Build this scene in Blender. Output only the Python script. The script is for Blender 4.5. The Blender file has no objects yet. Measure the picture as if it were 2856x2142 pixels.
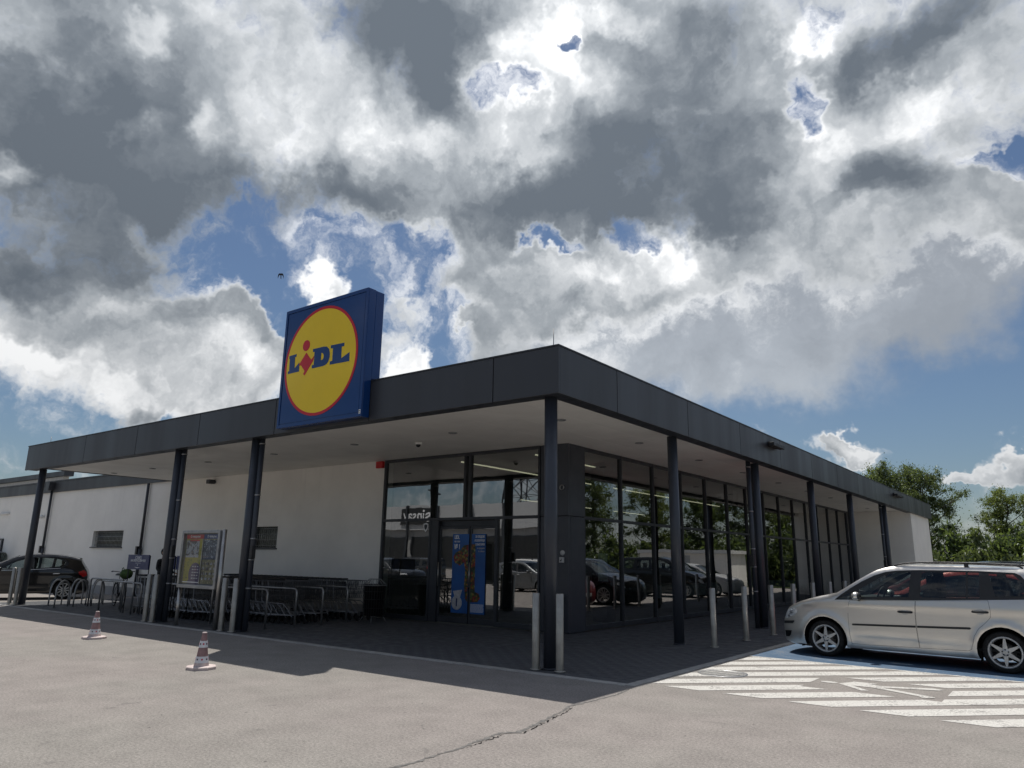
import bpy, bmesh, math, random
import numpy as np
from mathutils import Vector, Matrix
from mathutils.geometry import delaunay_2d_cdt

R = math.radians
scene = bpy.context.scene
COL = scene.collection

# ------------------------------------------------------------------ camera
cd = bpy.data.cameras.new('camera')
cam = bpy.data.objects.new('camera', cd)
COL.objects.link(cam)
cd.sensor_fit = 'HORIZONTAL'; cd.sensor_width = 36.0; cd.lens = 25.55
cd.clip_start = 0.05; cd.clip_end = 3000
cam.matrix_world = Matrix(((0.7990, 0.1287, 0.5875, 0.0),
                           (0.6014, -0.1963, -0.7744, 0.0),
                           (0.0149, 0.9721, -0.2342, 1.6),
                           (0, 0, 0, 1)))
scene.camera = cam

# ------------------------------------------------------------------ exposure
scene.view_settings.view_transform = 'Standard'
scene.view_settings.look = 'None'
scene.view_settings.exposure = 0.05
scene.view_settings.gamma = 1.0
scene.view_settings.use_curve_mapping = False
scene.cycles.use_denoising = True
scene.cycles.max_bounces = 8
scene.cycles.transparent_max_bounces = 24

# ------------------------------------------------------------------ sun
SUN_DIR = Vector((-0.27, 0.345, 1.0)).normalized()      # towards the sun
sl = bpy.data.lights.new('sun', 'SUN'); sl.energy = 4.4; sl.angle = R(0.53); sl.color = (1.0, 0.955, 0.89)
so = bpy.data.objects.new('sun', sl); COL.objects.link(so)
so.location = (-8, 10, 30)
so.rotation_euler = (-SUN_DIR).to_track_quat('-Z', 'Y').to_euler()

# ------------------------------------------------------------------ sky: clear-air model with a cumulus deck on it
# cloud heaps and gaps: azimuth, elevation, half widths (radians), weight
COV = [(0.302,0.294,0.376,0.097,-1.32),(0.490,0.280,0.225,0.051,-0.69),(0.081,0.323,0.144,0.058,-0.59),(1.290,0.550,0.269,0.186,0.35),
 (0.655,0.544,1.259,0.660,0.78),(1.009,0.387,0.201,0.086,-1.37),(1.003,0.331,0.088,0.056,-0.78),(0.825,0.398,0.125,0.066,-1.18),
 (1.062,0.276,0.045,0.031,-0.69),(0.879,0.332,0.052,0.041,-0.59),(0.671,0.590,0.082,0.036,-1.08),(0.570,0.672,0.034,0.017,-1.18),
 (0.209,0.558,0.038,0.053,-1.08),(0.459,0.434,0.067,0.033,-1.03),(0.595,0.430,0.056,0.020,-0.93),(0.007,0.442,0.068,0.019,-0.98),
 (0.338,0.193,0.260,0.090,-1.47),(0.117,0.229,0.219,0.126,-1.57),(0.152,0.131,0.268,0.097,-1.27),(0.001,0.292,0.081,0.069,-0.88),
 (0.766,0.277,0.097,0.094,-1.08),(0.748,0.322,0.080,0.042,-0.69),(1.125,0.127,0.286,0.045,-0.88),(0.989,0.182,0.047,0.032,-0.59),
 (0.956,0.348,0.062,0.040,1.40),(1.047,0.301,0.054,0.047,1.20),(1.053,0.250,0.128,0.071,1.30),(1.144,0.281,0.084,0.068,1.00),
 (0.804,0.275,0.039,0.051,1.60),(0.711,0.318,0.054,0.015,0.90),(1.124,0.187,0.031,0.038,0.90),(0.213,0.170,0.075,0.033,3.60),
 (0.035,0.132,0.049,0.035,2.90),(0.109,0.118,0.070,0.025,2.60),(0.521,0.380,0.197,0.050,0.50),(0.148,0.418,0.188,0.051,0.50),
 (1.241,0.259,0.161,0.107,0.50),(1.077,0.168,0.216,0.043,-0.54),(1.134,0.323,0.057,0.034,-0.44),(0.971,0.238,0.048,0.049,-0.39),
 (0.588,0.376,0.145,0.059,0.70),(0.713,0.484,0.186,0.089,0.60)]
DARK = [(1.166,0.547,0.147,0.095,0.34),(1.281,0.394,0.098,0.061,0.49),(1.270,0.470,0.191,0.099,0.98),(1.308,0.543,0.117,0.068,0.59),
 (1.070,0.443,0.148,0.060,0.93),(0.916,0.462,0.148,0.047,0.83),(1.248,0.333,0.151,0.063,0.83),(1.159,0.386,0.113,0.066,0.49),
 (0.836,0.656,0.200,0.091,0.98),(0.952,0.625,0.072,0.049,0.39),(0.761,0.605,0.067,0.045,0.59),(0.428,0.531,0.217,0.115,0.98),
 (0.322,0.445,0.067,0.070,0.78),(0.388,0.647,0.157,0.077,0.69),(0.602,0.480,0.187,0.065,0.64),(0.459,0.451,0.144,0.048,0.49),
 (0.058,0.605,0.181,0.050,0.98),(0.134,0.448,0.079,0.043,0.78),(0.145,0.588,0.061,0.040,0.39),(1.213,0.165,0.150,0.051,0.15),
 (1.067,0.228,0.162,0.063,-0.55),(1.212,0.225,0.140,0.044,-0.40),(1.134,0.203,0.138,0.030,-0.10),(0.610,0.645,0.108,0.087,-0.90),
 (0.666,0.544,0.086,0.047,-0.50),(0.544,0.701,0.119,0.034,-0.70),(0.213,0.649,0.058,0.039,-1.00),(0.108,0.523,0.143,0.048,-0.70),
 (0.196,0.493,0.070,0.051,-0.50),(1.105,0.530,0.047,0.042,-0.60),(1.177,0.507,0.036,0.028,-0.60),(1.304,0.419,0.036,0.026,-0.80),
 (0.956,0.348,0.074,0.048,-0.90),(1.173,0.299,0.068,0.037,-0.60),(1.251,0.235,0.085,0.028,-0.60),(1.049,0.266,0.121,0.040,-0.50),
 (0.804,0.275,0.052,0.051,-1.00),(0.554,0.388,0.154,0.042,-0.60),(0.388,0.407,0.112,0.040,-0.60),(0.820,0.536,0.102,0.039,-0.50),
 (1.201,0.616,0.044,0.032,-0.50),(1.003,0.551,0.127,0.065,-0.10),(0.212,0.173,0.079,0.035,-0.90),(0.038,0.145,0.059,0.042,-0.80),
 (0.109,0.121,0.070,0.026,-0.80)]
VEIL = [(0.522,0.293,0.176,0.076,0.50),(0.393,0.313,0.381,0.140,1.20),(0.157,0.335,0.256,0.090,1.15),(0.003,0.371,0.132,0.068,1.00),
 (0.555,0.306,0.230,0.094,0.80),(0.276,0.250,0.154,0.056,0.60),(0.328,0.356,0.246,0.097,0.40),(1.346,0.586,0.030,0.029,0.00),
 (1.346,0.586,0.030,0.029,0.00)]


class NT:
    """small helper to write node trees"""
    def __init__(s, tree): s.t = tree; s.n = tree.nodes; s.l = tree.links
    def node(s, typ, **kw):
        n = s.n.new(typ)
        for k, v in kw.items(): setattr(n, k, v)
        return n
    def put(s, sock, v):
        if isinstance(v, bpy.types.NodeSocket): s.l.new(v, sock)
        else: sock.default_value = v
    def math(s, op, a, b=0.0, c=0.0, clamp=False):
        n = s.node('ShaderNodeMath', operation=op, use_clamp=clamp)
        s.put(n.inputs[0], a); s.put(n.inputs[1], b); s.put(n.inputs[2], c)
        return n.outputs[0]
    def vmath(s, op, a, b=(0, 0, 0), scale=1.0):
        n = s.node('ShaderNodeVectorMath', operation=op)
        s.put(n.inputs[0], a)
        if op == 'SCALE': s.put(n.inputs['Scale'], scale)
        else: s.put(n.inputs[1], b)
        return n.outputs['Value'] if op in ('DISTANCE', 'LENGTH', 'DOT_PRODUCT') else n.outputs['Vector']
    def mapr(s, v, a, b, c=0.0, d=1.0, kind='SMOOTHSTEP'):
        n = s.node('ShaderNodeMapRange', interpolation_type=kind); n.clamp = True if kind == 'LINEAR' else n.clamp
        s.put(n.inputs['Value'], v); s.put(n.inputs['From Min'], a); s.put(n.inputs['From Max'], b)
        s.put(n.inputs['To Min'], c); s.put(n.inputs['To Max'], d)
        return n.outputs['Result']
    def noise(s, vec, scale, detail=4.0, rough=0.5, dist=0.0, lac=2.0):
        n = s.node('ShaderNodeTexNoise')
        s.put(n.inputs['Vector'], vec); n.inputs['Scale'].default_value = scale
        n.inputs['Detail'].default_value = detail; n.inputs['Roughness'].default_value = rough
        n.inputs['Distortion'].default_value = dist; n.inputs['Lacunarity'].default_value = lac
        return n.outputs
    def mix(s, f, a, b, mode='MIX'):
        n = s.node('ShaderNodeMix', data_type='RGBA', blend_type=mode)
        s.put(n.inputs[0], f); s.put(n.inputs[6], a); s.put(n.inputs[7], b)
        return n.outputs[2]

world = bpy.data.worlds.new('World'); scene.world = world; world.use_nodes = True
def build_sky():
    W = NT(world.node_tree); W.n.clear()
    out = W.node('ShaderNodeOutputWorld'); bg = W.node('ShaderNodeBackground')
    sky = W.node('ShaderNodeTexSky', sky_type='NISHITA'); sky.sun_disc = False
    sky.sun_elevation = math.asin(SUN_DIR.z); sky.sun_rotation = math.atan2(SUN_DIR.x, SUN_DIR.y)
    sky.altitude = 500; sky.air_density = 1.2; sky.dust_density = 1.2; sky.ozone_density = 2.5
    tc = W.node('ShaderNodeTexCoord'); d0 = tc.outputs['Generated']
    # domain warp: large swirls and small curls of the cloud edges
    n1 = W.noise(d0, 2.6, 3, .5)['Color']; n2 = W.noise(d0, 9.0, 5, .62)['Color']
    w1 = W.vmath('SCALE', W.vmath('SUBTRACT', n1, (.5, .5, .5)), scale=.16)
    w2 = W.vmath('SCALE', W.vmath('SUBTRACT', n2, (.5, .5, .5)), scale=.15)
    d = W.vmath('ADD', d0, W.vmath('ADD', w1, w2))
    xyz = W.node('ShaderNodeSeparateXYZ'); W.put(xyz.inputs[0], W.vmath('NORMALIZE', d))
    az = W.math('ARCTAN2', W.math('MULTIPLY', xyz.outputs[0], -1.0), xyz.outputs[1])
    el = W.math('ARCSINE', xyz.outputs[2])
    def triple(v):
        n = W.node('ShaderNodeCombineXYZ')
        for i in range(3): W.put(n.inputs[i], v)
        return n.outputs[0]
    azv, elv = triple(az), triple(el)
    def vma(a, b, c):
        n = W.node('ShaderNodeVectorMath', operation='MULTIPLY_ADD')
        for i, v in enumerate((a, b, c)): W.put(n.inputs[i], v)
        return n.outputs[0]
    def field(L):                                   # three heaps per step, one in each vector channel
        acc = (0, 0, 0)
        for i in range(0, len(L), 3):
            A = L[i:i + 3]
            u = vma(azv, tuple(1 / b[2] for b in A), tuple(-b[0] / b[2] for b in A))
            v = vma(elv, tuple(1 / b[3] for b in A), tuple(-b[1] / b[3] for b in A))
            q = vma(u, u, W.vmath('MULTIPLY', v, v))
            q = W.vmath('MAXIMUM', W.vmath('SUBTRACT', (1, 1, 1), q), (0, 0, 0))
            acc = vma(W.vmath('MULTIPLY', q, q), tuple(b[4] for b in A), acc)
        return W.vmath('DOT_PRODUCT', acc, (1, 1, 1))
    cov = field(COV); dark = field(DARK); veil = field(VEIL)
    fb = W.noise(d0, 3.1, 6, .58)['Fac']                    # the deck itself
    fine = W.noise(d, 14.0, 7, .61)['Fac']
    puff = W.math('SUBTRACT', W.noise(d, 8.0, 3, .55)['Fac'], .5)
    # relief: compare the heaps with those a little nearer to the sun
    tow = W.vmath('SCALE', W.vmath('NORMALIZE', W.vmath('SUBTRACT', tuple(SUN_DIR), W.vmath('SCALE', d0, scale=W.vmath('DOT_PRODUCT', d0, tuple(SUN_DIR))))), scale=1.0)
    rel = W.math('SUBTRACT', fine, W.noise(W.vmath('ADD', d, W.vmath('SCALE', tow, scale=.016)), 14.0, 4, .61)['Fac'])
    rel2 = W.math('SUBTRACT', W.math('ADD', puff, .5), W.noise(W.vmath('ADD', d, W.vmath('SCALE', tow, scale=.034)), 8.0, 3, .55)['Fac'])
    c = W.math('MULTIPLY_ADD', W.math('SUBTRACT', fb, .5), 1.7, .02)
    c = W.math('ADD', c, cov)
    c = W.math('MULTIPLY_ADD', W.math('SUBTRACT', fine, .5), 1.75, c)
    c = W.math('MULTIPLY_ADD', puff, .35, c)
    alpha = W.mapr(c, -.05, .58)
    thin = W.math('MULTIPLY', W.math('MULTIPLY', W.mapr(c, -.75, .2), W.mapr(fine, .40, .66)), .62)
    alpha = W.math('MAXIMUM', alpha, thin)
    # thickness of the cloud makes it dark from below, thin rims glow in the sun behind it
    k = W.math('MULTIPLY_ADD', W.math('SUBTRACT', fb, .5), .9, .22)
    k = W.math('ADD', k, dark)
    k = W.math('MULTIPLY_ADD', W.math('SUBTRACT', fine, .5), W.mapr(dark, .15, .9, -.45, -.15), k)
    k = W.math('MULTIPLY_ADD', puff, W.mapr(dark, .15, .9, -.35, -.10), k)
    k = W.math('MULTIPLY_ADD', W.mapr(c, .05, 1.0), .75, W.math('SUBTRACT', k, .56))
    k = W.math('MULTIPLY_ADD', rel, -.62, k)
    k = W.math('MULTIPLY_ADD', rel2, -1.15, k)
    lit = W.mapr(k, -.45, 1.05, 1.0, 0.0, 'LINEAR')
    ramp = W.node('ShaderNodeValToRGB'); W.put(ramp.inputs[0], lit)
    e = ramp.color_ramp.elements
    e[0].position = 0.0; e[0].color = (.135, .160, .192, 1)
    e[1].position = 1.0; e[1].color = (1.05, 1.06, 1.07, 1)
    for p_, cc in ((.22, (.195, .222, .255, 1)), (.48, (.36, .392, .425, 1)), (.75, (.64, .665, .69, 1))):
        q = e.new(p_); q.color = cc
    # silver lining nearer to the sun
    sd = W.vmath('DOT_PRODUCT', d0, tuple(SUN_DIR))
    sil = W.mapr(sd, .25, 1.0, 0.88, 1.5)
    cl = W.vmath('SCALE', ramp.outputs[0], scale=sil)
    # low down the air in front of the clouds evens them out
    up = W.node('ShaderNodeSeparateXYZ'); W.put(up.inputs[0], d0)
    low = W.mapr(up.outputs[2], 0.0, .22, .55, 0.0)
    cl = W.mix(low, cl, (.42, .47, .52, 1))
    air = W.vmath('SCALE', W.vmath('MULTIPLY', sky.outputs[0], (.88, .97, 1.08)), scale=SKY_K)
    alpha2 = W.math('MULTIPLY', alpha, W.mapr(up.outputs[2], -.01, .05))
    va = W.math('MULTIPLY', W.mapr(W.math('MULTIPLY_ADD', W.math('SUBTRACT', fb, .5), .5, veil), .0, 1.15), .80)
    vb = W.mapr(W.math('MULTIPLY_ADD', W.math('SUBTRACT', fine, .5), .5, fb), .3, .75, .80, 1.22)
    vcol = W.vmath('SCALE', (.55, .58, .61), scale=W.math('MULTIPLY', vb, CLOUD_K))
    air = W.mix(va, air, vcol)
    colr = W.mix(alpha2, air, W.vmath('SCALE', cl, scale=CLOUD_K))
    W.put(bg.inputs['Color'], colr); bg.inputs['Strength'].default_value = 0.1
    W.l.new(bg.outputs[0], out.inputs[0])
SKY_K, CLOUD_K = 0.54, 7.8
build_sky()
world.cycles.sampling_method = 'MANUAL'; world.cycles.sample_map_resolution = 512

# ------------------------------------------------------------------ materials
MATS = {}
def principled(name, col, rough=.5, metal=0.0, spec=.5, coat=0.0):
    m = bpy.data.materials.new(name); m.use_nodes = True
    b = m.node_tree.nodes['Principled BSDF']
    b.inputs['Base Color'].default_value = (*col, 1); b.inputs['Roughness'].default_value = rough
    b.inputs['Metallic'].default_value = metal; b.inputs['Specular IOR Level'].default_value = spec
    b.inputs['Coat Weight'].default_value = coat; b.inputs['Coat Roughness'].default_value = .04
    MATS[name] = m
    return m, NT(m.node_tree), b
def mat(name, col, rough=.5, metal=0.0, spec=.5, coat=0.0, var=.12, scale=6.0, bump=0.0, bscale=60.0, island=0.0, streak=False):
    """procedural material: base colour broken up by noise, fine bump, optional per-piece variation"""
    m, T, b = principled(name, col, rough, metal, spec, coat)
    tc = T.node('ShaderNodeTexCoord'); v = tc.outputs['Object']
    if streak:
        mp = T.node('ShaderNodeMapping'); T.put(mp.inputs[0], v); mp.inputs['Scale'].default_value = (1, 1, .08); vs = mp.outputs[0]
    else: vs = v
    n = T.noise(vs, scale, 5, .6)['Fac']
    k = T.mapr(n, .3, .7, 1 - var, 1 + var * .6)
    if island:
        g = T.node('ShaderNodeObjectInfo')
        k = T.math('MULTIPLY', k, T.mapr(g.outputs['Random'], 0, 1, 1 - island, 1 + island, 'LINEAR'))
    T.put(b.inputs['Base Color'], T.vmath('SCALE', (*col,), scale=k))
    T.put(b.inputs['Roughness'], T.mapr(n, .3, .7, min(1, rough * 1.15), rough * .85))
    if bump:
        bp = T.node('ShaderNodeBump'); bp.inputs['Strength'].default_value = bump; bp.inputs['Distance'].default_value = .01
        T.put(bp.inputs['Height'], T.noise(v, bscale, 4, .6)['Fac']); T.l.new(bp.outputs[0], b.inputs['Normal'])
    return m
def emit(name, col, strength):
    m, T, b = principled(name, (0.8, .8, .8))
    b.inputs['Emission Color'].default_value = (*col, 1); b.inputs['Emission Strength'].default_value = strength
    return m
def glass(name, tint, ior=1.5, boost=1.0, rough=0.0):
    m = bpy.data.materials.new(name); m.use_nodes = True; T = NT(m.node_tree); T.n.clear()
    o = T.node('ShaderNodeOutputMaterial'); mx = T.node('ShaderNodeMixShader')
    tr = T.node('ShaderNodeBsdfTransparent'); tr.inputs[0].default_value = (*tint, 1)
    gl = T.node('ShaderNodeBsdfGlossy'); gl.inputs['Roughness'].default_value = rough
    geo = T.node('ShaderNodeNewGeometry')
    # both faces of a pane reflect alike, so mirror the grazing term on the incoming side only
    c = T.math('ABSOLUTE', T.vmath('DOT_PRODUCT', geo.outputs['Normal'], geo.outputs['Incoming']))
    f = T.math('POWER', T.math('SUBTRACT', 1.0, c, clamp=True), 5.0)
    r0 = ((ior - 1) / (ior + 1)) ** 2
    f = T.math('MULTIPLY_ADD', f, 1 - r0 * boost, r0 * boost, clamp=True)
    f = T.math('MULTIPLY', f, 1.0, clamp=True)
    wav = T.node('ShaderNodeBump'); wav.inputs['Strength'].default_value = .03; wav.inputs['Distance'].default_value = .05
    tc = T.node('ShaderNodeTexCoord'); T.put(wav.inputs['Height'], T.noise(tc.outputs['Object'], 1.3, 1, .5)['Fac'])
    T.l.new(wav.outputs[0], gl.inputs['Normal'])
    T.put(mx.inputs[0], f); T.l.new(tr.outputs[0], mx.inputs[1]); T.l.new(gl.outputs[0], mx.inputs[2]); T.l.new(mx.outputs[0], o.inputs[0])
    MATS[name] = m
    return m

def wall_mat(name, col):
    """painted render: faint trowel mottling, rain streaks below the eaves, splash dirt along the foot"""
    m, T, b = principled(name, col, .92, spec=.2)
    v = T.node('ShaderNodeNewGeometry').outputs['Position']
    mp = T.node('ShaderNodeMapping'); T.put(mp.inputs[0], v); mp.inputs['Scale'].default_value = (1, 1, .06)
    n = T.noise(v, .8, 5, .6)['Fac']; st = T.noise(mp.outputs[0], 5.0, 4, .65)['Fac']; sp_ = T.noise(v, 6.0, 5, .7)['Fac']
    xyz = T.node('ShaderNodeSeparateXYZ'); T.put(xyz.inputs[0], v); z = xyz.outputs[2]
    k = T.math('MULTIPLY', T.mapr(n, .3, .7, .95, 1.03), T.math('SUBTRACT', 1.0, T.math('MULTIPLY', T.mapr(st, .55, .75, 0, .055), T.mapr(z, 1.2, 4.3, .25, 1.0))))
    foot = T.math('MULTIPLY', T.mapr(T.math('MULTIPLY_ADD', sp_, 1.0, z), .55, 1.15, 1.0, 0.0), .45)
    c = T.mix(foot, T.vmath('SCALE', (*col,), scale=k), (.26, .23, .19, 1)); T.put(b.inputs['Base Color'], c)
    bp = T.node('ShaderNodeBump'); bp.inputs['Strength'].default_value = .25; bp.inputs['Distance'].default_value = .01
    T.put(bp.inputs['Height'], T.noise(v, 110, 4, .6)['Fac']); T.l.new(bp.outputs[0], b.inputs['Normal'])
ANTH = (.038, .0405, .047)
mat('anthracite', ANTH, .42, .0, .5, var=.10, scale=1.2, island=.07, streak=True)
mat('anthracite_trim', (.030, .034, .042), .45, var=.12, scale=3)
mat('column_paint', (.038, .044, .057), .40, var=.10, scale=2)
wall_mat('white_render', (.87, .85, .80))
mat('soffit_white', (.84, .82, .77), .5, spec=.3, var=.05, scale=1.1, island=.03)
mat('grey_render', (.36, .36, .36), .9, spec=.2, var=.05, scale=.8, bump=.2, bscale=120)
mat('beige_clad', (.50, .47, .42), .7, var=.08)
mat('steel', (.48, .465, .44), .34, .85, var=.14, scale=5)
mat('bollard_steel', (.36, .345, .315), .40, .8, var=.20, scale=4)
mat('galv', (.34, .345, .35), .42, .8, var=.18, scale=9)
mat('chrome_wire', (.32, .33, .35), .36, .85, var=.1)
mat('basket_wire', (.16, .165, .175), .4, .8, var=.1)
mat('black_plastic', (.016, .017, .019), .5, var=.2)
mat('black_rubber', (.018, .018, .019), .85, spec=.25, var=.25, scale=14, bump=.2, bscale=90)
mat('dark_cavity', (.010, .010, .011), .9, spec=.1)
mat('sign_blue', (.006, .042, .17), .10, spec=.5, coat=.0, var=.05, scale=1)
mat('sign_yellow', (.86, .60, .0), .10, spec=.5, coat=.0, var=.04, scale=1)
mat('sign_red', (.55, .006, .012), .10, spec=.5, coat=.0, var=.04, scale=1)
mat('board_blue', (.006, .018, .10), .4, var=.06)
mat('print_white', (.78, .79, .80), .5, var=.03)
mat('signal_red', (.55, .02, .02), .4, var=.05)
mat('dome_white', (.75, .75, .73), .4, var=.04)
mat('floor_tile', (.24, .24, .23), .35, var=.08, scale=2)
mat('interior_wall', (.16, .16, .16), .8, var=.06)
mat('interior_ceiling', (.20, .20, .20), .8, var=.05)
mat('counter_grey', (.44, .45, .46), .5, var=.04)
mat('roof_membrane', (.20, .20, .20), .9, var=.1)
glass('shop_glass', (.40, .46, .44), 1.52, 9.0)
glass('car_glass', (.60, .66, .64), 1.5, 1.6)
glass('poster_glass', (.92, .93, .93), 1.5, 1.3)
emit('led', (1.0, .90, .62), .9)

def asphalt_mat():
    m, T, b = principled('asphalt', (.2, .2, .2), .9, spec=.25)
    v = T.node('ShaderNodeTexCoord').outputs['Object']
    big = T.noise(v, .22, 4, .6)['Fac']; mid = T.noise(v, 1.7, 5, .65)['Fac']
    grit = T.noise(v, 95, 3, .75)['Fac']; grit2 = T.noise(v, 38, 3, .7)['Fac']
    base = T.mix(T.mapr(big, .36, .64), (.252, .228, .212, 1), (.243, .228, .208, 1))
    k = T.math('MULTIPLY', T.mapr(mid, .28, .72, .88, 1.08), T.mapr(grit, .3, .7, .74, 1.24))
    k = T.math('MULTIPLY', k, T.mapr(grit2, .3, .7, .74, 1.22))
    # pale chips of stone and a few dark oil specks
    chip = T.mapr(T.noise(v, 60, 1, .5)['Fac'], .735, .76)
    oil = T.mapr(T.noise(v, 2.3, 2, .4, 1.2)['Fac'], .70, .78, 0, .35)
    c = T.vmath('SCALE', base, scale=k)
    c = T.mix(chip, c, (.44, .42, .39, 1)); c = T.mix(oil, c, (.08, .078, .075, 1))
    T.put(b.inputs['Base Color'], c)
    bp = T.node('ShaderNodeBump'); bp.inputs['Strength'].default_value = .55; bp.inputs['Distance'].default_value = .006
    T.put(bp.inputs['Height'], grit); T.l.new(bp.outputs[0], b.inputs['Normal'])
asphalt_mat()
def paint_mat(name, col, wear=.5):
    """road paint worn through to the asphalt in specks"""
    m, T, b = principled(name, col, .7, spec=.3)
    v = T.node('ShaderNodeTexCoord').outputs['Object']
    n = T.noise(v, 34, 5, .75)['Fac']; n2 = T.noise(v, 3.2, 4, .6)['Fac']
    hole = T.mapr(T.math('MULTIPLY_ADD', n2, .55, n), .84 - .1 * wear, .93, 0, .9)
    c = T.vmath('SCALE', (*col,), scale=T.mapr(n2, .3, .7, .84, 1.06))
    T.put(b.inputs['Base Color'], T.mix(hole, c, (.20, .19, .18, 1)))
paint_mat('road_white', (.60, .585, .545), 1.0)
paint_mat('road_blue', (.055, .11, .185), .2)
mat('paver', (.085, .088, .094), .75, spec=.3, var=.2, scale=5, bump=.3, bscale=90, island=.035)
mat('paver_bed', (.082, .085, .09), .95)
mat('kerb_stone', (.34, .33, .31), .85, var=.16, scale=6, bump=.3, bscale=70, island=.08)
mat('crack_fill', (.125, .12, .114), .8, var=.3, scale=20, bump=.4)
mat('grass_ground', (.07, .095, .03), .95, spec=.1, var=.4, scale=2)

# ------------------------------------------------------------------ mesh helpers
def link(o, parent=None):
    COL.objects.link(o)
    if parent is not None: o.parent = parent
    return o
def origin(o):
    v = Vector((0, 0, 0))
    while o is not None: v += o.location; o = o.parent
    return v
def tag(o, label=None, cat=None, group=None, kind=None):
    if label: o['label'] = label
    if cat: o['category'] = cat
    if group: o['group'] = group
    if kind: o['kind'] = kind
    return o
def thing(name, loc, label, cat, group=None, rz=0.0):
    e = bpy.data.objects.new(name, None); e.empty_display_size = .2
    link(e); e.location = loc; e.rotation_euler = (0, 0, rz)
    return tag(e, label, cat, group)

class MB:
    """collects shapes, builds ONE mesh object"""
    def __init__(s): s.v = []; s.f = []; s.sm = []
    def add(s, vs, fs, smooth=False):
        o = len(s.v); s.v += [tuple(p) for p in vs]
        s.f += [tuple(i + o for i in f) for f in fs]; s.sm += [smooth] * len(fs)
        return s
    def box(s, x0, y0, z0, x1, y1, z1):
        x0, x1 = sorted((x0, x1)); y0, y1 = sorted((y0, y1)); z0, z1 = sorted((z0, z1))
        return s.add([(x0, y0, z0), (x1, y0, z0), (x1, y1, z0), (x0, y1, z0), (x0, y0, z1), (x1, y0, z1), (x1, y1, z1), (x0, y1, z1)],
                     [(0, 3, 2, 1), (4, 5, 6, 7), (0, 1, 5, 4), (1, 2, 6, 5), (2, 3, 7, 6), (3, 0, 4, 7)])
    def tube(s, pts, r, n=8, caps=True, smooth=True, closed=False):
        """round bar along a polyline; r a number or one per point"""
        P = [Vector(p) for p in pts]; m = len(P); rs = r if isinstance(r, (list, tuple)) else [r] * m
        vs = []; up = None
        for i in range(m):
            if closed: t = (P[(i + 1) % m] - P[i - 1])
            else: t = (P[min(i + 1, m - 1)] - P[max(i - 1, 0)])
            t = t.normalized() if t.length > 1e-9 else Vector((0, 0, 1))
            if up is None:
                up = t.orthogonal().normalized()
            up = (up - t * up.dot(t)); up = up.normalized() if up.length > 1e-6 else t.orthogonal().normalized()
            w = t.cross(up)
            for k in range(n):
                a = 2 * math.pi * k / n
                vs.append(P[i] + (up * math.cos(a) + w * math.sin(a)) * rs[i])
        fs = []
        rng = range(m) if closed else range(m - 1)
        for i in rng:
            j = (i + 1) % m
            for k in range(n):
                fs.append((i * n + k, i * n + (k + 1) % n, j * n + (k + 1) % n, j * n + k))
        s.add(vs, fs, smooth)
        if caps and not closed:
            o = len(s.v) - len(vs)
            s.f.append(tuple(o + k for k in reversed(range(n)))); s.sm.append(False)
            s.f.append(tuple(o + (m - 1) * n + k for k in range(n))); s.sm.append(False)
        return s
    def lathe(s, prof, axis='Z', c=(0, 0, 0), n=24, smooth=True, close=False):
        """profile of (radius, height) turned about an axis"""
        vs = []; m = len(prof)
        for r, h in prof:
            for k in range(n):
                a = 2 * math.pi * k / n; x, y = r * math.cos(a), r * math.sin(a)
                vs.append({'Z': (c[0] + x, c[1] + y, c[2] + h), 'Y': (c[0] + x, c[1] + h, c[2] + y), 'X': (c[0] + h, c[1] + x, c[2] + y)}[axis])
        fs = []
        for i in range(m if close else m - 1):
            j = (i + 1) % m
            for k in range(n):
                q = (i * n + k, i * n + (k + 1) % n, j * n + (k + 1) % n, j * n + k)
                fs.append(q if axis != 'Y' else q[::-1])
        return s.add(vs, fs, smooth)
    def prism(s, poly, y0, y1, fn=None):
        """2-D polygon (x, z) extruded along y (fn maps the points into place)"""
        n = len(poly); fn = fn or (lambda p: p)
        vs = [fn((x, y0, z)) for x, z in poly] + [fn((x, y1, z)) for x, z in poly]
        fs = [tuple(range(n)), tuple(range(2 * n - 1, n - 1, -1))] + [((i + 1) % n, i, n + i, n + (i + 1) % n) for i in range(n)]
        return s.add(vs, fs)
    def quad(s, a, b, c, d): return s.add([a, b, c, d], [(0, 1, 2, 3)])
    def sphere(s, c, r, nu=12, nv=8, sc=(1, 1, 1)):
        prof = []
        vs = [];
        for i in range(nv + 1):
            t = math.pi * i / nv
            for k in range(nu):
                a = 2 * math.pi * k / nu
                vs.append((c[0] + r * sc[0] * math.sin(t) * math.cos(a), c[1] + r * sc[1] * math.sin(t) * math.sin(a), c[2] - r * sc[2] * math.cos(t)))
        fs = [(i * nu + k, i * nu + (k + 1) % nu, (i + 1) * nu + (k + 1) % nu, (i + 1) * nu + k) for i in range(nv) for k in range(nu)]
        return s.add(vs, fs, True)
    def mesh(s, name, m, off=None):
        me = bpy.data.meshes.new(name)
        vs = s.v if off is None else [(p[0] - off.x, p[1] - off.y, p[2] - off.z) for p in s.v]
        me.from_pydata(vs, [], s.f)
        me.polygons.foreach_set('use_smooth', s.sm)
        if m: me.materials.append(MATS[m])
        me.update()
        return me
    def build(s, name, m, parent=None, world=False, bevel=0.0, at=None):
        """world: shapes were given in world coordinates, parent has no rotation; at: own base point of a one-mesh thing"""
        off = origin(parent) if (world and parent is not None) else (Vector(at) if at is not None else None)
        me = s.mesh(name, m, off)
        if bevel: bevel_mesh(me, bevel)
        o = bpy.data.objects.new(name, me); link(o, parent)
        if at is not None: o.location = at
        return o
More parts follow.
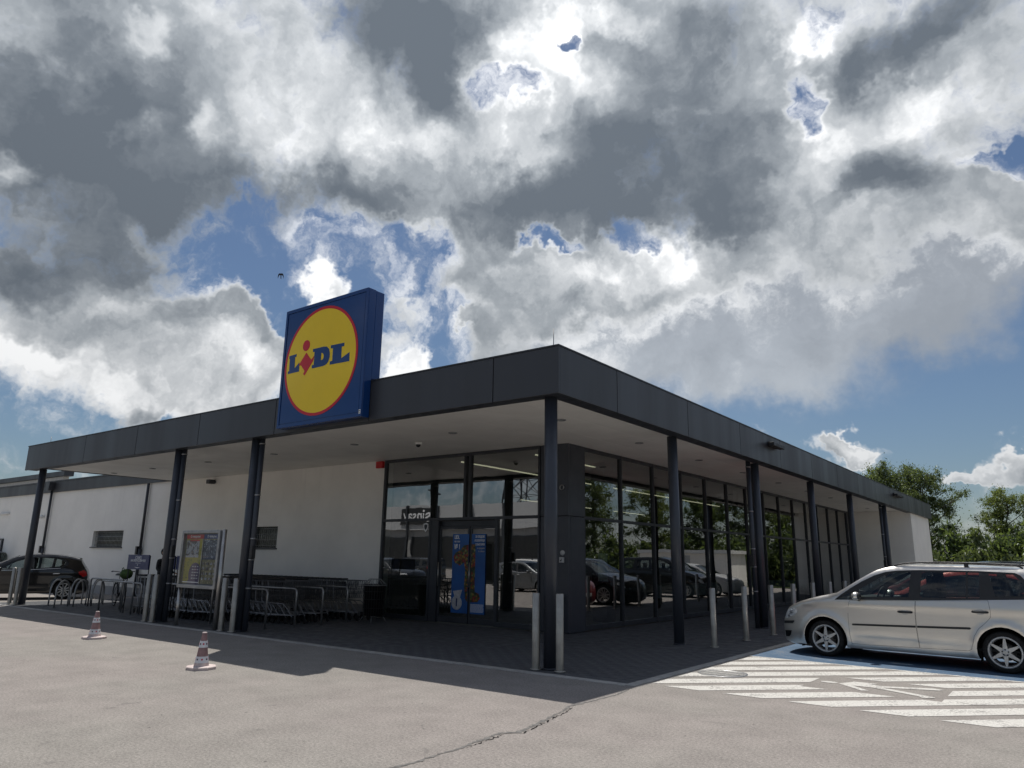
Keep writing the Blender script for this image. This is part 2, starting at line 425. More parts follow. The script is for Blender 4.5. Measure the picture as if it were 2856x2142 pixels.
def bevel_mesh(me, w, seg=2):
    bm = bmesh.new(); bm.from_mesh(me)
    bmesh.ops.remove_doubles(bm, verts=bm.verts, dist=1e-5)
    ed = [e for e in bm.edges if len(e.link_faces) == 2 and e.calc_face_angle(0) > .5]
    bmesh.ops.bevel(bm, geom=ed, offset=w, segments=seg, affect='EDGES', profile=.5, clamp_overlap=True)
    bm.to_mesh(me); bm.free()
def put(name, me, parent, loc=(0, 0, 0), rz=0.0):
    o = bpy.data.objects.new(name, me); link(o, parent); o.location = loc; o.rotation_euler = (0, 0, rz)
    return o
def copy_tree(o, parent=None):
    c = o.copy(); COL.objects.link(c); c.parent = parent
    for ch in o.children: copy_tree(ch, c)
    return c
def text_mesh(txt, size, m, align='CENTER', squeeze=1.0, bold=0.0):
    """flat lettering as a mesh in the XZ plane (facing -Y)"""
    cu = bpy.data.curves.new('lettering', 'FONT'); cu.body = txt; cu.size = size; cu.align_x = align; cu.align_y = 'CENTER'
    cu.extrude = .002; cu.offset = bold; cu.resolution_u = 3
    o = bpy.data.objects.new('lettering', cu); COL.objects.link(o)
    dg = bpy.context.evaluated_depsgraph_get()
    me = bpy.data.meshes.new_from_object(o.evaluated_get(dg))
    bpy.data.objects.remove(o)
    M = Matrix(((squeeze, 0, 0, 0), (0, 0, -1, 0), (0, 1, 0, 0), (0, 0, 0, 1)))
    me.transform(M); me.materials.clear(); me.materials.append(MATS[m])
    return me
def text(name, txt, size, m, parent, loc, align='CENTER', squeeze=1.0, bold=0.0, rz=0.0):
    return put(name, text_mesh(txt, size, m, align, squeeze, bold), parent, loc, rz)

# ------------------------------------------------------------------ the ground
random.seed(7)
g = MB().quad((-900, -900, 0), (900, -900, 0), (900, 900, 0), (-900, 900, 0)).build('ground', 'asphalt'); tag(g, kind='structure')
g = MB().quad((-80, 50.2, .05), (140, 50.2, .05), (140, 160, .05), (-80, 160, .05)).build('grass_verge', 'grass_ground'); tag(g, kind='structure')

KX, KY = -4.98, 9.22             # inner edges of the flush kerb
pave = MB().box(-27.6, KY, -.1, KX, 14.3, .004).box(-9.2, 14.3, -.1, KX, 47.6, .004).build('pavement', 'paver_bed'); tag(pave, kind='structure')
PW, PH = .30, .15
pm = MB().box(-PW / 2 + .0015, -PH / 2 + .0015, -.03, PW / 2 - .0015, PH / 2 - .0015, .007)
pm.f = [f for i, f in enumerate(pm.f) if i != 0]; pm.sm = pm.sm[1:]
paver_me = pm.mesh('paver', 'paver')
cells = []
def lay(x0, x1, y0, y1):
    ny = int((y1 - y0) / PH)
    for j in range(ny):
        x = x0 + PW / 2 + (0 if j % 2 else -PW / 2)
        while x < x1 - PW * .4:
            if x > x0 + PW * .4: cells.append((x, y0 + PH * (j + .5), random.uniform(-.0022, .0022)))
            x += PW
lay(-27.5, KX, KY, 14.3); lay(-9.16, KX, 14.3, 47.4)
cells.sort(key=lambda c: c[0] ** 2 + c[1] ** 2)
for x, y, dz in cells[:300]: put('paver', paver_me, pave, (x, y, dz))
rest = MB()
for x, y, dz in cells[300:]: rest.add([(p[0] + x, p[1] + y, p[2] + dz) for p in pm.v], pm.f)
o = rest.build('paver_field', 'paver', pave); tag(o, kind='stuff')

kerb = MB().box(-27.6, KY - .15, -.12, KX + .15, KY - .006, -.004).box(KX + .006, KY - .006, -.12, KX + .15, 47.6, -.004).build('kerb', 'paver_bed'); tag(kerb, kind='structure')
ks = MB().box(-.497, -.072, -.1, .497, .072, .014); ks_me = ks.mesh('kerb_stone', 'kerb_stone'); bevel_mesh(ks_me, .006, 1)
for i in range(22):
    put('kerb_stone', ks_me, kerb, (KX + .13 - .5 - i - .1, KY - .078, random.uniform(-.002, .002)))
for i in range(38):
    put('kerb_stone', ks_me, kerb, (KX + .078, KY + .5 + i - .1, random.uniform(-.002, .002)), math.pi / 2)

# painted markings: hatched walkway with a walking figure, blue bay
def clip(poly, a, b, c):         # keep a*x + b*y <= c
    out = []
    for i in range(len(poly)):
        p, q = poly[i], poly[(i + 1) % len(poly)]
        dp, dq = a * p[0] + b * p[1] - c, a * q[0] + b * q[1] - c
        if dp <= 0: out.append(p)
        if dp * dq < 0:
            t = dp / (dp - dq); out.append((p[0] + (q[0] - p[0]) * t, p[1] + (q[1] - p[1]) * t))
    return out
def flat(polys, z):
    m = MB()
    for p in polys: m.add([(x, y, z) for x, y in p], [tuple(range(len(p)))])
    return m
blue = flat([[(-4.80, 13.44), (.35, 13.28), (.35, 16.95), (-4.80, 16.95)]], .004).build('blue_bay', 'road_blue'); tag(blue, kind='structure')
line = flat([[(-4.80, 13.35), (.35, 13.19), (.35, 13.275), (-4.80, 13.435)]], .0042).build('bay_line', 'road_white', blue)
line = flat([[(-4.80, 16.955), (.35, 16.955), (.35, 17.06), (-4.80, 17.06)]], .0042).build('bay_line', 'road_white', blue)
hat = MB().quad((-4.70, 10.70, .0032), (-4.69, 10.70, .0032), (-4.69, 10.71, .0032), (-4.70, 10.71, .0032)).build('walkway_marking', 'road_white'); tag(hat, kind='structure')
BX0, BX1, BY0, BY1 = -3.15, -1.5, 10.67, 11.89
for k in range(-4, 10):
    c0 = 10.28 + .797 * k; c1 = c0 + .50
    base = [(-12, -12 + c0), (14, 14 + c0), (14, 14 + c1), (-12, -12 + c1)]
    for a, b, c in ((-1, 0, 4.76), (1, 0, 1.6), (0, -1, -9.42), (0.031, 1, 13.19)): base = clip(base, a, b, c) if len(base) > 2 else base
    if len(base) < 3: continue
    pieces = [clip(base, 1, 0, BX0), clip(base, -1, 0, -BX1)]
    mid = clip(clip(base, -1, 0, -BX0), 1, 0, BX1) if len(base) > 2 else []
    if len(mid) > 2: pieces += [clip(mid, 0, 1, BY0), clip(mid, 0, -1, -BY1)]
    for p in pieces:
        if len(p) > 2: flat([p], .004 + .0002 * (k % 2)).build('stripe', 'road_white', hat)
fig = [('head', [(-2.95 + .11 * math.cos(t), 11.32 + .075 * math.sin(t)) for t in [i * math.pi / 8 for i in range(16)]]),
       ('torso', [(-2.82, 11.27), (-2.68, 11.60), (-2.30, 11.43), (-2.34, 11.24), (-2.62, 11.22)]),
       ('arm', [(-2.70, 11.60), (-2.40, 11.61), (-2.40, 11.53), (-2.66, 11.47)]),
       ('arm', [(-2.82, 11.28), (-2.70, 11.30), (-2.36, 10.92), (-2.44, 10.86)]),
       ('leg', [(-2.34, 11.42), (-1.72, 11.72), (-1.60, 11.66), (-1.64, 11.58), (-2.30, 11.30)]),
       ('leg', [(-2.36, 11.36), (-1.62, 10.96), (-1.60, 10.90), (-1.72, 10.80), (-1.78, 10.90), (-2.38, 11.22)])]
for i, (n, p) in enumerate(fig): flat([p], .004 + .0003 * i).build('pictogram_' + n, 'road_white', hat)

# the open joint that runs from the kerb corner across the tarmac
CR = [(-4.80, 9.06), (-4.71, 8.45), (-4.72, 7.89), (-4.76, 7.46), (-4.64, 7.09), (-4.57, 6.72), (-4.48, 6.35), (-4.43, 6.03), (-4.55, 5.90), (-4.51, 5.66), (-4.50, 5.47), (-4.46, 5.24), (-4.46, 4.99), (-4.44, 4.61), (-4.48, 4.41), (-4.40, 3.8), (-4.46, 3.1), (-4.35, 2.2)]
def ribbon(pts, w0, w1, z, seed, amp=.02):
    rr = random.Random(seed); L = []; Rr = []; m = MB(); n = 0
    for (a, b) in zip(pts, pts[1:]):
        N = max(2, int(math.dist(a, b) / .03))
        for i in range(N):
            t = i / N; x = a[0] + (b[0] - a[0]) * t + rr.gauss(0, amp * .35); y = a[1] + (b[1] - a[1]) * t
            w = rr.uniform(w0, w1) * (.6 + .8 * abs(math.sin(n * .05 + seed) * math.sin(n * .017)))
            L.append((x - w + rr.gauss(0, amp * .2), y, z)); Rr.append((x + w + rr.gauss(0, amp * .2), y, z)); n += 1
    k = len(L)
    return m.add(L + Rr, [(i, i + 1, k + i + 1, k + i) for i in range(k - 1)])
cr = ribbon(CR, .008, .030, .003, 3).build('tarmac_joint', 'crack_fill'); tag(cr, kind='structure')
ribbon([(x + .05, y) for x, y in CR[3:12]], .003, .008, .0036, 9, .03).build('hairline_crack', 'dark_cavity', cr)

# manhole cover in the hatching
mh = thing('manhole_cover', (-4.38, 11.05, 0), 'round iron manhole cover with ribbed lid painted over by white hatching', 'manhole')
MB().lathe([(.36, 0), (.36, .008), (.315, .008), (.31, .004)], n=40).build('rim', 'galv', mh)
mm = MB().lathe([(.0001, .006), (.308, .006), (.308, .0)], n=40); mm.build('lid', 'kerb_stone', mh)
for i in range(9):
    y = -.26 + .065 * i; w = math.sqrt(max(.0, .29 ** 2 - y * y))
    MB().box(-w, y - .012, .005, w, y + .012, .0095).build('rib', 'road_white' if i % 3 else 'galv', mh)

lit = MB()
for i in range(70):
    x, y = random.uniform(-13, 2), random.uniform(3, 9); a = random.uniform(0, 6.28); s_ = random.uniform(.006, .022)
    dx, dy = math.cos(a) * s_, math.sin(a) * s_
    lit.add([(x - dx, y - dy, .003), (x + dy * .4, y - dx * .4, .006), (x + dx, y + dy, .004), (x - dy * .4, y + dx * .4, .007)], [(0, 1, 2, 3)])
o = lit.build('leaf_litter', 'crack_fill'); tag(o, 'small dry leaf scraps and grit scattered on the tarmac', 'litter', kind='stuff')

# ------------------------------------------------------------------ the supermarket
FX, FY = -6.13, 9.30             # outer faces of the canopy fascia
GX, WY = -9.20, 14.30            # glazing plane at the side, wall plane at the front
ZS, ZB, ZT = 4.27, 4.15, 4.92    # soffit, fascia bottom, fascia top
XE, YE = -26.8, 47.5             # canopy ends
shop = thing('supermarket', (GX, WY, 0), 'single storey supermarket with dark fascia, deep white soffit canopy and glazed corner entrance', 'building')
def part(m, name, material, parent=shop, bevel=0.0): return m.build(name, material, parent, world=True, bevel=bevel)

# roof
part(MB().box(-70, 14.62, 4.32, -9.2, 47.3, 4.75).box(XE + .35, FY + .36, 4.32, FX - .36, 14.62, 4.75).box(-9.2, 14.62, 4.32, FX - .36, 47.3, 4.75), 'roof', 'roof_membrane')
# soffit boards
sof = part(MB().box(XE + .3, FY + .34, 4.30, FX - .34, WY - .02, 4.318).box(GX - .02, WY - .02, 4.30, FX - .34, 41.6, 4.318), 'soffit', 'anthracite_trim')
xs = [XE + .06, -25.2, -22.65, -19.6, -16.55, -13.5, -10.45, GX]
for a, b in zip(xs, xs[1:]):
    for j in range(4):
        y0 = FY + .34 + j * (WY - FY - .36) / 4; y1 = FY + .34 + (j + 1) * (WY - FY - .36) / 4
        part(MB().box(a + .002, y0 + .0015, ZS, b - .002, y1 - .0015, ZS + .028), 'soffit_board', 'soffit_white', sof)
ys = [FY + .34, 11.2, WY - .02, 17.33, 20.44, 23.53, 26.65, 29.7, 32.8, 35.95, 39.1, 41.58]
for a, b in zip(ys, ys[1:]):
    for j in range(3):
        w = (GX - FX + .34) / 3; x0 = GX - j * w; x1 = GX - (j + 1) * w
        part(MB().box(x0 + .002, a + .002, ZS, x1 - .002, b - .002, ZS + .028), 'soffit_board', 'soffit_white', sof)
# fascia: edge beam with panels hung on it
fas = part(MB().box(XE + .05, FY + .05, ZB + .012, FX - .05, FY + .33, ZT - .02).box(FX - .33, FY + .33, ZB + .012, FX - .05, YE - .05, ZT - .02)
           .box(XE + .05, FY + .33, ZS - .02, XE + .09, WY - .02, ZT - .02).box(-9.2, YE - .33, ZS + .05, FX - .33, YE - .05, ZT - .02), 'fascia', 'anthracite_trim')
jx = [FX, -7.45, -10.5, -13.5, -16.55, -19.6, -22.65, XE]
for a, b in zip(jx, jx[1:]): part(MB().box(b + .009, FY, ZB, a - (.009 if a != FX else 0), FY + .045, ZT), 'fascia_panel', 'anthracite', fas, .004)
jy = [FY, 11.2, 14.25, 17.33, 20.44, 23.53, 26.65, 29.7, 32.8, 35.95, 39.1, 42.2, 45.27, YE]
for a, b in zip(jy, jy[1:]): part(MB().box(FX - .045, a + (.009 if a != FY else .047), ZB, FX, b - .009, ZT), 'fascia_panel', 'anthracite', fas, .004)
part(MB().box(XE, FY + .047, ZB + .1, XE + .045, WY + .1, ZT), 'fascia_panel', 'anthracite', fas, .004)
part(MB().box(XE - .012, FY - .014, ZT + .002, FX + .012, FY + .2, ZT + .026).box(FX - .2, FY + .2, ZT + .002, FX + .012, YE + .012, ZT + .026).box(XE - .012, FY + .2, ZT + .002, XE + .2, 14.6, ZT + .026), 'coping', 'anthracite_trim', fas)
for (y0, y1) in ((19.3, 20.2), (36.4, 37.9)):          # two lamps on the side fascia
    fl = part(MB().box(FX + .002, y0 + .15, 4.62, FX + .05, y1 - .15, 4.76), 'flood_light', 'black_plastic', fas)
    part(MB().box(FX + .05, y0, 4.62, FX + .20, y1, 4.72), 'lamp_head', 'black_plastic', fl, .012)
for (x, y, h) in ((-6.5, 9.71, .46), (-26.2, 9.7, .34), (-6.5, 15.3, .26), (-6.5, 20.0, .26), (-6.5, 26.2, .26), (-19.8, 9.75, .05)):
    part(MB().tube([(x, y, 4.75), (x, y, ZT + h)], .008, 5), 'lightning_rod', 'galv')

# columns and rainwater pipes
def column(x, y):
    part(MB().tube([(x, y, .004), (x, y, ZB + .012)], .104, 24).lathe([(.125, .02), (.125, .03), (.106, .034)], c=(x, y, 0), n=24), 'column', 'column_paint')
for x in (-6.46, -14.52, -17.82, -26.08): column(x, 9.58)
for y in (14.14, 19.22, 24.42, 29.6, 35.9): column(-6.46, y)
def pipe(x, y, dx, dy, boxside):
    p = part(MB().tube([(x, y, .02), (x, y, ZS)], .060, 12), 'downpipe', 'column_paint')
    for z_ in (.9, 1.5, 1.95, 2.9, 4.05):
        part(MB().lathe([(.061, -.014), (.069, -.014), (.069, .014), (.061, .014)], c=(x, y, z_), n=12), 'pipe_clamp', 'galv', p)
    part(MB().box(x + dx - .05, y + dy - .05, 1.52, x + dx + .05, y + dy + .05, 1.80), 'junction_box', 'black_plastic', p, .01)
pipe(-14.35, 9.62, .10, -.06, 1); pipe(-17.65, 9.62, .10, -.06, 1); pipe(-6.55, 18.98, .0, -.1, 1); pipe(-6.55, 35.62, .0, -.1, 1)

# walls
def wall_x(x0, x1, z0, z1, holes, y0, y1):
    m = MB(); xs = sorted({x0, x1, *[h[0] for h in holes], *[h[1] for h in holes]})
    for a, b in zip(xs, xs[1:]):
        hs = sorted([h for h in holes if h[0] <= a + 1e-6 and h[1] >= b - 1e-6], key=lambda h: h[2])
        z = z0
        for h in hs: m.box(a, y0, z, b, y1, h[2]); z = h[3]
        m.box(a, y0, z, b, y1, z1)
    return m
WIN = [(-32.75, -30.15, 1.83, 2.48), (-21.55, -20.07, 1.83, 2.50)]
wl = part(wall_x(-70, -15.30, 0, 4.30, WIN, WY, WY + .32), 'front_wall', 'white_render')
part(MB().box(-70, WY - .012, .0, -15.32, WY - .002, .32), 'plinth', 'grey_render')
part(MB().box(-70, WY - .09, ZS, XE - .004, WY - .004, 4.74), 'wall_fascia', 'anthracite')
part(MB().box(-70, WY - .12, 4.745, XE - .004, WY + .3, 4.80), 'wall_coping', 'anthracite_trim')
for i, (a, b, c, d) in enumerate(WIN):
    w = part(MB().box(a, WY + .20, c, b, WY + .23, d), 'window', 'black_plastic')
    part(MB().box(a - .05, WY - .06, c - .045, b + .05, WY - .004, c - .004).box(a + .003, WY - .004, c - .045, b - .003, WY + .19, c - .004), 'sill', 'anthracite_trim', w)
    part(MB().quad((a + .03, WY + .185, c + .03), (b - .03, WY + .185, c + .03), (b - .03, WY + .185, d - .03), (a + .03, WY + .185, d - .03)), 'pane', 'car_glass', w)
    gr = MB(); n = int((b - a) / .115)
    for k in range(n + 1): x = a + .06 + k * (b - a - .12) / n; gr.tube([(x, WY + .10, c + .02), (x, WY + .10, d - .02)], .008, 5)
    for k in range(4): z_ = c + .08 + k * (d - c - .14) / 3; gr.tube([(a + .03, WY + .10, z_), (b - .03, WY + .10, z_)], .009, 5)
    part(gr, 'grille', 'galv', w)
pl = part(MB().box(-72, 17.0, 4.76, -43.5, 17.3, 5.62), 'plant_screen', 'beige_clad')
part(MB().box(-72.1, 16.9, 5.64, -43.2, 17.4, 5.9), 'screen_coping', 'anthracite', pl)
for x in (-42.6, -41.9, -41.2): part(MB().box(x, 17.1, 4.76, x + .35, 17.6, 5.3), 'roof_unit', 'beige_clad', pl)
for x, top in ((-37.3, 4.62), (-28.45, 4.25)):
    p = part(MB().tube([(x, WY - .10, .02), (x, WY - .10, 1.75)], .062, 12).tube([(x, WY - .10, 1.75), (x, WY - .10, top)], .052, 12), 'wall_downpipe', 'anthracite_trim')
    part(MB().box(x - .22, WY - .18, 1.55, x - .10, WY - .03, 1.86), 'pipe_box', 'black_plastic', p)
    if top > 4.5:
        part(MB().prism([(x - .16, 4.35), (x + .16, 4.35), (x + .22, 4.72), (x - .22, 4.72)], WY - .33, WY - .10), 'hopper', 'anthracite', p)
        part(MB().box(x - .62, WY - .30, 4.55, x - .25, WY - .12, 4.70), 'wall_flood_light', 'black_plastic', p)
part(MB().tube([(-43.3, WY - .07, 3.43), (-42.1, WY - .07, 3.43)], .055, 10), 'wall_lamp', 'dome_white')
cm = part(MB().sphere((-37.95, WY - .12, 3.18), .09).box(-38.0, WY - .1, 3.14, -37.9, WY - .004, 3.24), 'wall_camera', 'dome_white')
part(MB().sphere((-38.0, WY - .17, 3.15), .045), 'lens', 'black_plastic', cm)
nb = part(MB().box(-45.6, WY - .08, 1.2, -42.3, WY - .004, 2.2), 'notice_frame', 'anthracite_trim')
part(MB().box(-45.5, WY - .09, 1.28, -42.4, WY - .082, 2.12), 'notice_sheet', 'counter_grey', nb)
# far end: recessed return wall and lit pier
part(MB().box(-9.18, 41.60, 0, FX - .16, 47.3, ZS + .02), 'end_wall', 'white_render')
part(MB().box(GX - .05, 40.95, .02, GX + .06, 41.59, ZS), 'end_cladding', 'column_paint')
part(MB().box(-70, 47.0, 0, -9.2, 47.3, 4.3).box(-70, 14.62, 0, -69.7, 47, 4.3), 'rear_wall', 'white_render')

# glazing, side: frame with a pane in every field
MY = [15.0 + 1.8571 * i for i in range(15)]
fr = MB()
for y in MY: fr.box(GX - .06, y - .028, .03, GX + .055, y + .028, ZS)
for a, b in zip(MY, MY[1:]):
    fr.box(GX - .05, a + .028, .03, GX + .045, b - .028, .14); fr.box(GX - .05, a + .028, 2.545, GX + .045, b - .028, 2.615); fr.box(GX - .05, a + .028, 4.19, GX + .045, b - .028, ZS)
sf = part(fr, 'side_window_frame', 'anthracite_trim')
for a, b in zip(MY, MY[1:]):
    for c, d in ((.14, 2.545), (2.615, 4.19)):
        part(MB().quad((GX, a + .028, c), (GX, b - .028, c), (GX, b - .028, d), (GX, a + .028, d)), 'pane', 'shop_glass', sf)
# corner cladding
part(MB().box(-9.92, WY - .02, .02, GX + .06, WY + .08, 2.58).box(GX - .06, WY + .08, .02, GX + .06, 14.97, 2.58), 'corner_cladding', 'column_paint', bevel=.004)
part(MB().box(-9.92, WY - .02, 2.595, GX + .06, WY + .08, ZS).box(GX - .06, WY + .08, 2.595, GX + .06, 14.97, ZS), 'corner_cladding', 'column_paint', bevel=.004)
part(MB().lathe([(.045, -.012), (.065, -.012), (.065, .012), (.045, .012)], 'Y', (-9.31, WY - .035, 3.24), 18, close=True), 'ring_sensor', 'galv')
part(MB().lathe([(.0001, -.02), (.055, -.02), (.06, .0)], 'Y', (-9.30, WY - .022, 1.757), 18), 'bell', 'counter_grey')
kb = part(MB().box(-9.37, WY - .06, 1.54, -9.25, WY - .022, 1.66), 'key_switch', 'counter_grey', bevel=.006)
part(MB().box(-9.345, WY - .064, 1.57, -9.315, WY - .0605, 1.60).box(-9.31, WY - .064, 1.58, -9.30, WY - .0605, 1.63), 'switch_mark', 'black_plastic', kb)
part(MB().box(-9.62, WY - .33, .80, -9.30, WY - .025, .84).box(-9.56, WY - .28, .02, -9.36, WY - .03, .795), 'ash_shelf', 'column_paint')
# glazing, front with the sliding door
XL, XR = -15.28, -9.93
fr = MB()
fr.box(XL, WY - .05, .03, XL + .07, WY + .06, ZS); fr.box(XR - .05, WY - .05, .03, XR, WY + .06, ZS)
fr.box(XL + .07, WY - .045, 4.19, XR - .05, WY + .055, ZS); fr.box(XL + .07, WY - .045, 2.55, XR - .05, WY + .055, 2.62)
fr.box(-12.31, WY - .055, 2.62, -12.24, WY + .06, 4.19); fr.box(-12.15, WY - .055, 2.62, -12.08, WY + .06, 4.19)
fr.box(-13.47, WY - .05, .03, -13.40, WY + .06, 2.55); fr.box(-11.25, WY - .05, .03, -11.18, WY + .06, 2.55)
fr.box(XL + .07, WY - .045, .03, -13.47, WY + .055, .14); fr.box(-11.18, WY - .045, .03, XR - .05, WY + .055, .14)
ff = part(fr, 'front_window_frame', 'anthracite_trim')
for a, b, c, d in ((XL + .07, -12.31, 2.62, 4.19), (-12.24, -12.15, 2.62, 4.19), (-12.08, XR - .05, 2.62, 4.19), (XL + .07, -13.47, .14, 2.55), (-11.18, XR - .05, .14, 2.55)):
    part(MB().quad((a, WY, c), (b, WY, c), (b, WY, d), (a, WY, d)), 'pane', 'shop_glass', ff)
shield = [(0, -.10), (.055, -.04), (.07, .03), (.065, .08), (0, .10), (-.065, .08), (-.07, .03), (-.055, -.04)]
part(MB().prism([(-13.62 + x * 1.3, 2.38 + z * 1.2) for x, z in shield], WY - .012, WY - .008), 'shield_sticker', 'print_white', ff)
part(MB().prism([(-13.62 + x * .8, 2.39 + z * .75) for x, z in shield], WY - .016, WY - .0125), 'shield_emblem', 'anthracite_trim', ff)
door = part(MB().box(-13.40, WY + .07, 2.40, -11.25, WY + .2, 2.54).box(-13.395, WY - .04, .03, -13.14, WY + .05, 2.545), 'sliding_door', 'anthracite_trim')
for a, b in ((-13.13, -12.115), (-12.085, -11.26)):
    lf = part(MB().box(a, WY + .01, .04, a + .05, WY + .05, 2.39).box(b - .05, WY + .01, .04, b, WY + .05, 2.39).box(a + .05, WY + .01, .04, b - .05, WY + .05, .18).box(a + .05, WY + .01, 2.33, b - .05, WY + .05, 2.39), 'door_leaf', 'anthracite_trim', door)
    part(MB().quad((a + .05, WY + .03, .18), (b - .05, WY + .03, .18), (b - .05, WY + .03, 2.33), (a + .05, WY + .03, 2.33)), 'door_glass', 'shop_glass', lf)
    part(MB().tube([(a + .025, WY - .03, .9), (a + .025, WY - .03, 1.5)], .012, 8), 'door_handle', 'steel', lf)
# alarm sounder, dome camera and downlights under the canopy
part(MB().box(-15.60, WY - .10, 4.06, -15.33, WY - .004, 4.25), 'alarm_sounder', 'signal_red', bevel=.01)
dc = part(MB().lathe([(.0001, -.002), (.085, -.002), (.085, -.05), (.07, -.055)], c=(-12.13, 12.35, ZS), n=18), 'dome_camera', 'dome_white')
part(MB().sphere((-12.13, 12.35, ZS - .055), .062, 14, 8), 'dome_lens', 'black_plastic', dc)
c2 = part(MB().box(-24.06, WY - .28, 4.02, -23.86, WY - .06, 4.16).box(-24.0, WY - .06, 4.05, -23.92, WY - .004, 4.13), 'bullet_camera', 'anthracite_trim')
for x in (-7.68, -10.5, -13.7, -16.94, -20.16, -23.4, -26.0):
    d_ = part(MB().lathe([(.075, -.003), (.10, -.003), (.10, -.016), (.075, -.016)], c=(x, 11.74, ZS), n=20, close=True), 'downlight', 'galv')
    part(MB().lathe([(.0001, -.004), (.074, -.004)], c=(x, 11.74, ZS), n=16), 'lamp_glass', 'counter_grey', d_)
for y in (15.11, 18.56, 21.9, 25.3, 28.7, 32.1, 35.5, 38.9):
    d_ = part(MB().lathe([(.075, -.003), (.10, -.003), (.10, -.016), (.075, -.016)], c=(-7.72, y, ZS), n=20, close=True), 'downlight', 'galv')
    part(MB().lathe([(.0001, -.004), (.074, -.004)], c=(-7.72, y, ZS), n=16), 'lamp_glass', 'counter_grey', d_)
# inside
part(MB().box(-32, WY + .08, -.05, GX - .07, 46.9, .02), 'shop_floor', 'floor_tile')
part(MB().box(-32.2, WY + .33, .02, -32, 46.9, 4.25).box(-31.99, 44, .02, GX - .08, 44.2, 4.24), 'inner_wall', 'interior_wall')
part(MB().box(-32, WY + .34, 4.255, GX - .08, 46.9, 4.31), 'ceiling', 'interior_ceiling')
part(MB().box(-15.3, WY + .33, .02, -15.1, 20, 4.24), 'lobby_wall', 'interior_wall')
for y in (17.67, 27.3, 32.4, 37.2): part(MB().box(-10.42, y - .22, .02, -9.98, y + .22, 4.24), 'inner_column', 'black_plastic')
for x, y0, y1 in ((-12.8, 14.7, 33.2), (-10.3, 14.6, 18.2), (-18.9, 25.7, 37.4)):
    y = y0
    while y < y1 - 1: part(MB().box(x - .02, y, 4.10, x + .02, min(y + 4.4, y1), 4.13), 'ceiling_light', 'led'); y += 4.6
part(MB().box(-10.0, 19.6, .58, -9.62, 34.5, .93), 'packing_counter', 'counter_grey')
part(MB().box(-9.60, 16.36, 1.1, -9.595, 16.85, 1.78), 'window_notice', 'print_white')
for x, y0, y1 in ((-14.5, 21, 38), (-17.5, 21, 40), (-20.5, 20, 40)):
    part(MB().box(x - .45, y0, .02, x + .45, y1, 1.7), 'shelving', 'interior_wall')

# ------------------------------------------------------------------ the big square sign on the canopy
sg = thing('logo_sign', (-11.80, 9.2, 4.2), 'square blue lightbox sign with yellow disc and red ring on the canopy edge', 'sign')
SX, SZ = -11.80, 5.50
def sp(m, name, material, parent=sg, bevel=0.0): return m.build(name, material, parent, world=True, bevel=bevel)
sp(MB().box(-13.12, 9.105, 4.20, -10.48, 9.292, 6.80).box(-13.12, 9.292, 4.96, -10.48, 9.51, 6.79), 'housing', 'sign_blue', bevel=.012)
sp(MB().box(-13.12, 9.085, 4.20, -13.05, 9.104, 6.80).box(-10.55, 9.085, 4.20, -10.48, 9.104, 6.80).box(-13.05, 9.085, 4.20, -10.55, 9.104, 4.27).box(-13.05, 9.085, 6.73, -10.55, 9.104, 6.80), 'frame', 'sign_blue', bevel=.006)
sp(MB().box(-13.03, 9.095, 4.29, -10.57, 9.1035, 6.71), 'face', 'sign_blue')
DX, DZ = -11.85, 5.512
def disc(r, y0, y1, n=96): return MB().lathe([(.0001, y0), (r, y0), (r, y1)], 'Y', (DX, 0, DZ), n, smooth=False)
sp(MB().lathe([(1.098, 9.0885), (1.158, 9.0885), (1.158, 9.0945), (1.098, 9.0945)], 'Y', (DX, 0, DZ), 96, smooth=False, close=True), 'ring', 'sign_red')
sp(disc(1.0975, 9.0900, 9.0945), 'disc', 'sign_yellow')
L1 = [(-1.085, .255), (-.838, .265), (-.841, .206), (-.883, .205), (-.872, -.045), (-.723, .061), (-.708, -.136), (-1.088, -.142), (-1.092, -.080), (-1.051, -.080), (-1.06, .192), (-1.083, .192)]
IB = [(-.508, .243), (-.331, .06), (-.243, .131), (-.254, .041), (-.507, -.251), (-.557, -.215), (-.52, -.154), (-.664, 0), (-.701, -.02), (-.713, .022), (-.678, .062)]
DD = [(-.297, .285), (.06, .282), (.149, .264), (.219, .213), (.256, .12), (.261, .026), (.229, -.062), (.16, -.116), (.066, -.134), (-.284, -.134), (-.294, -.064), (-.232, -.060), (-.238, .216), (-.288, .220)]
DH = [(-.012, .163), (.039, .141), (.071, .099), (.072, .049), (.049, .009), (-.014, 0)]
L2 = [(.276, .270), (.69, .258), (.692, .190), (.615, .190), (.625, -.056), (.866, .035), (.875, -.152), (.284, -.138), (.282, -.070), (.351, -.068), (.348, .199), (.278, .205)]
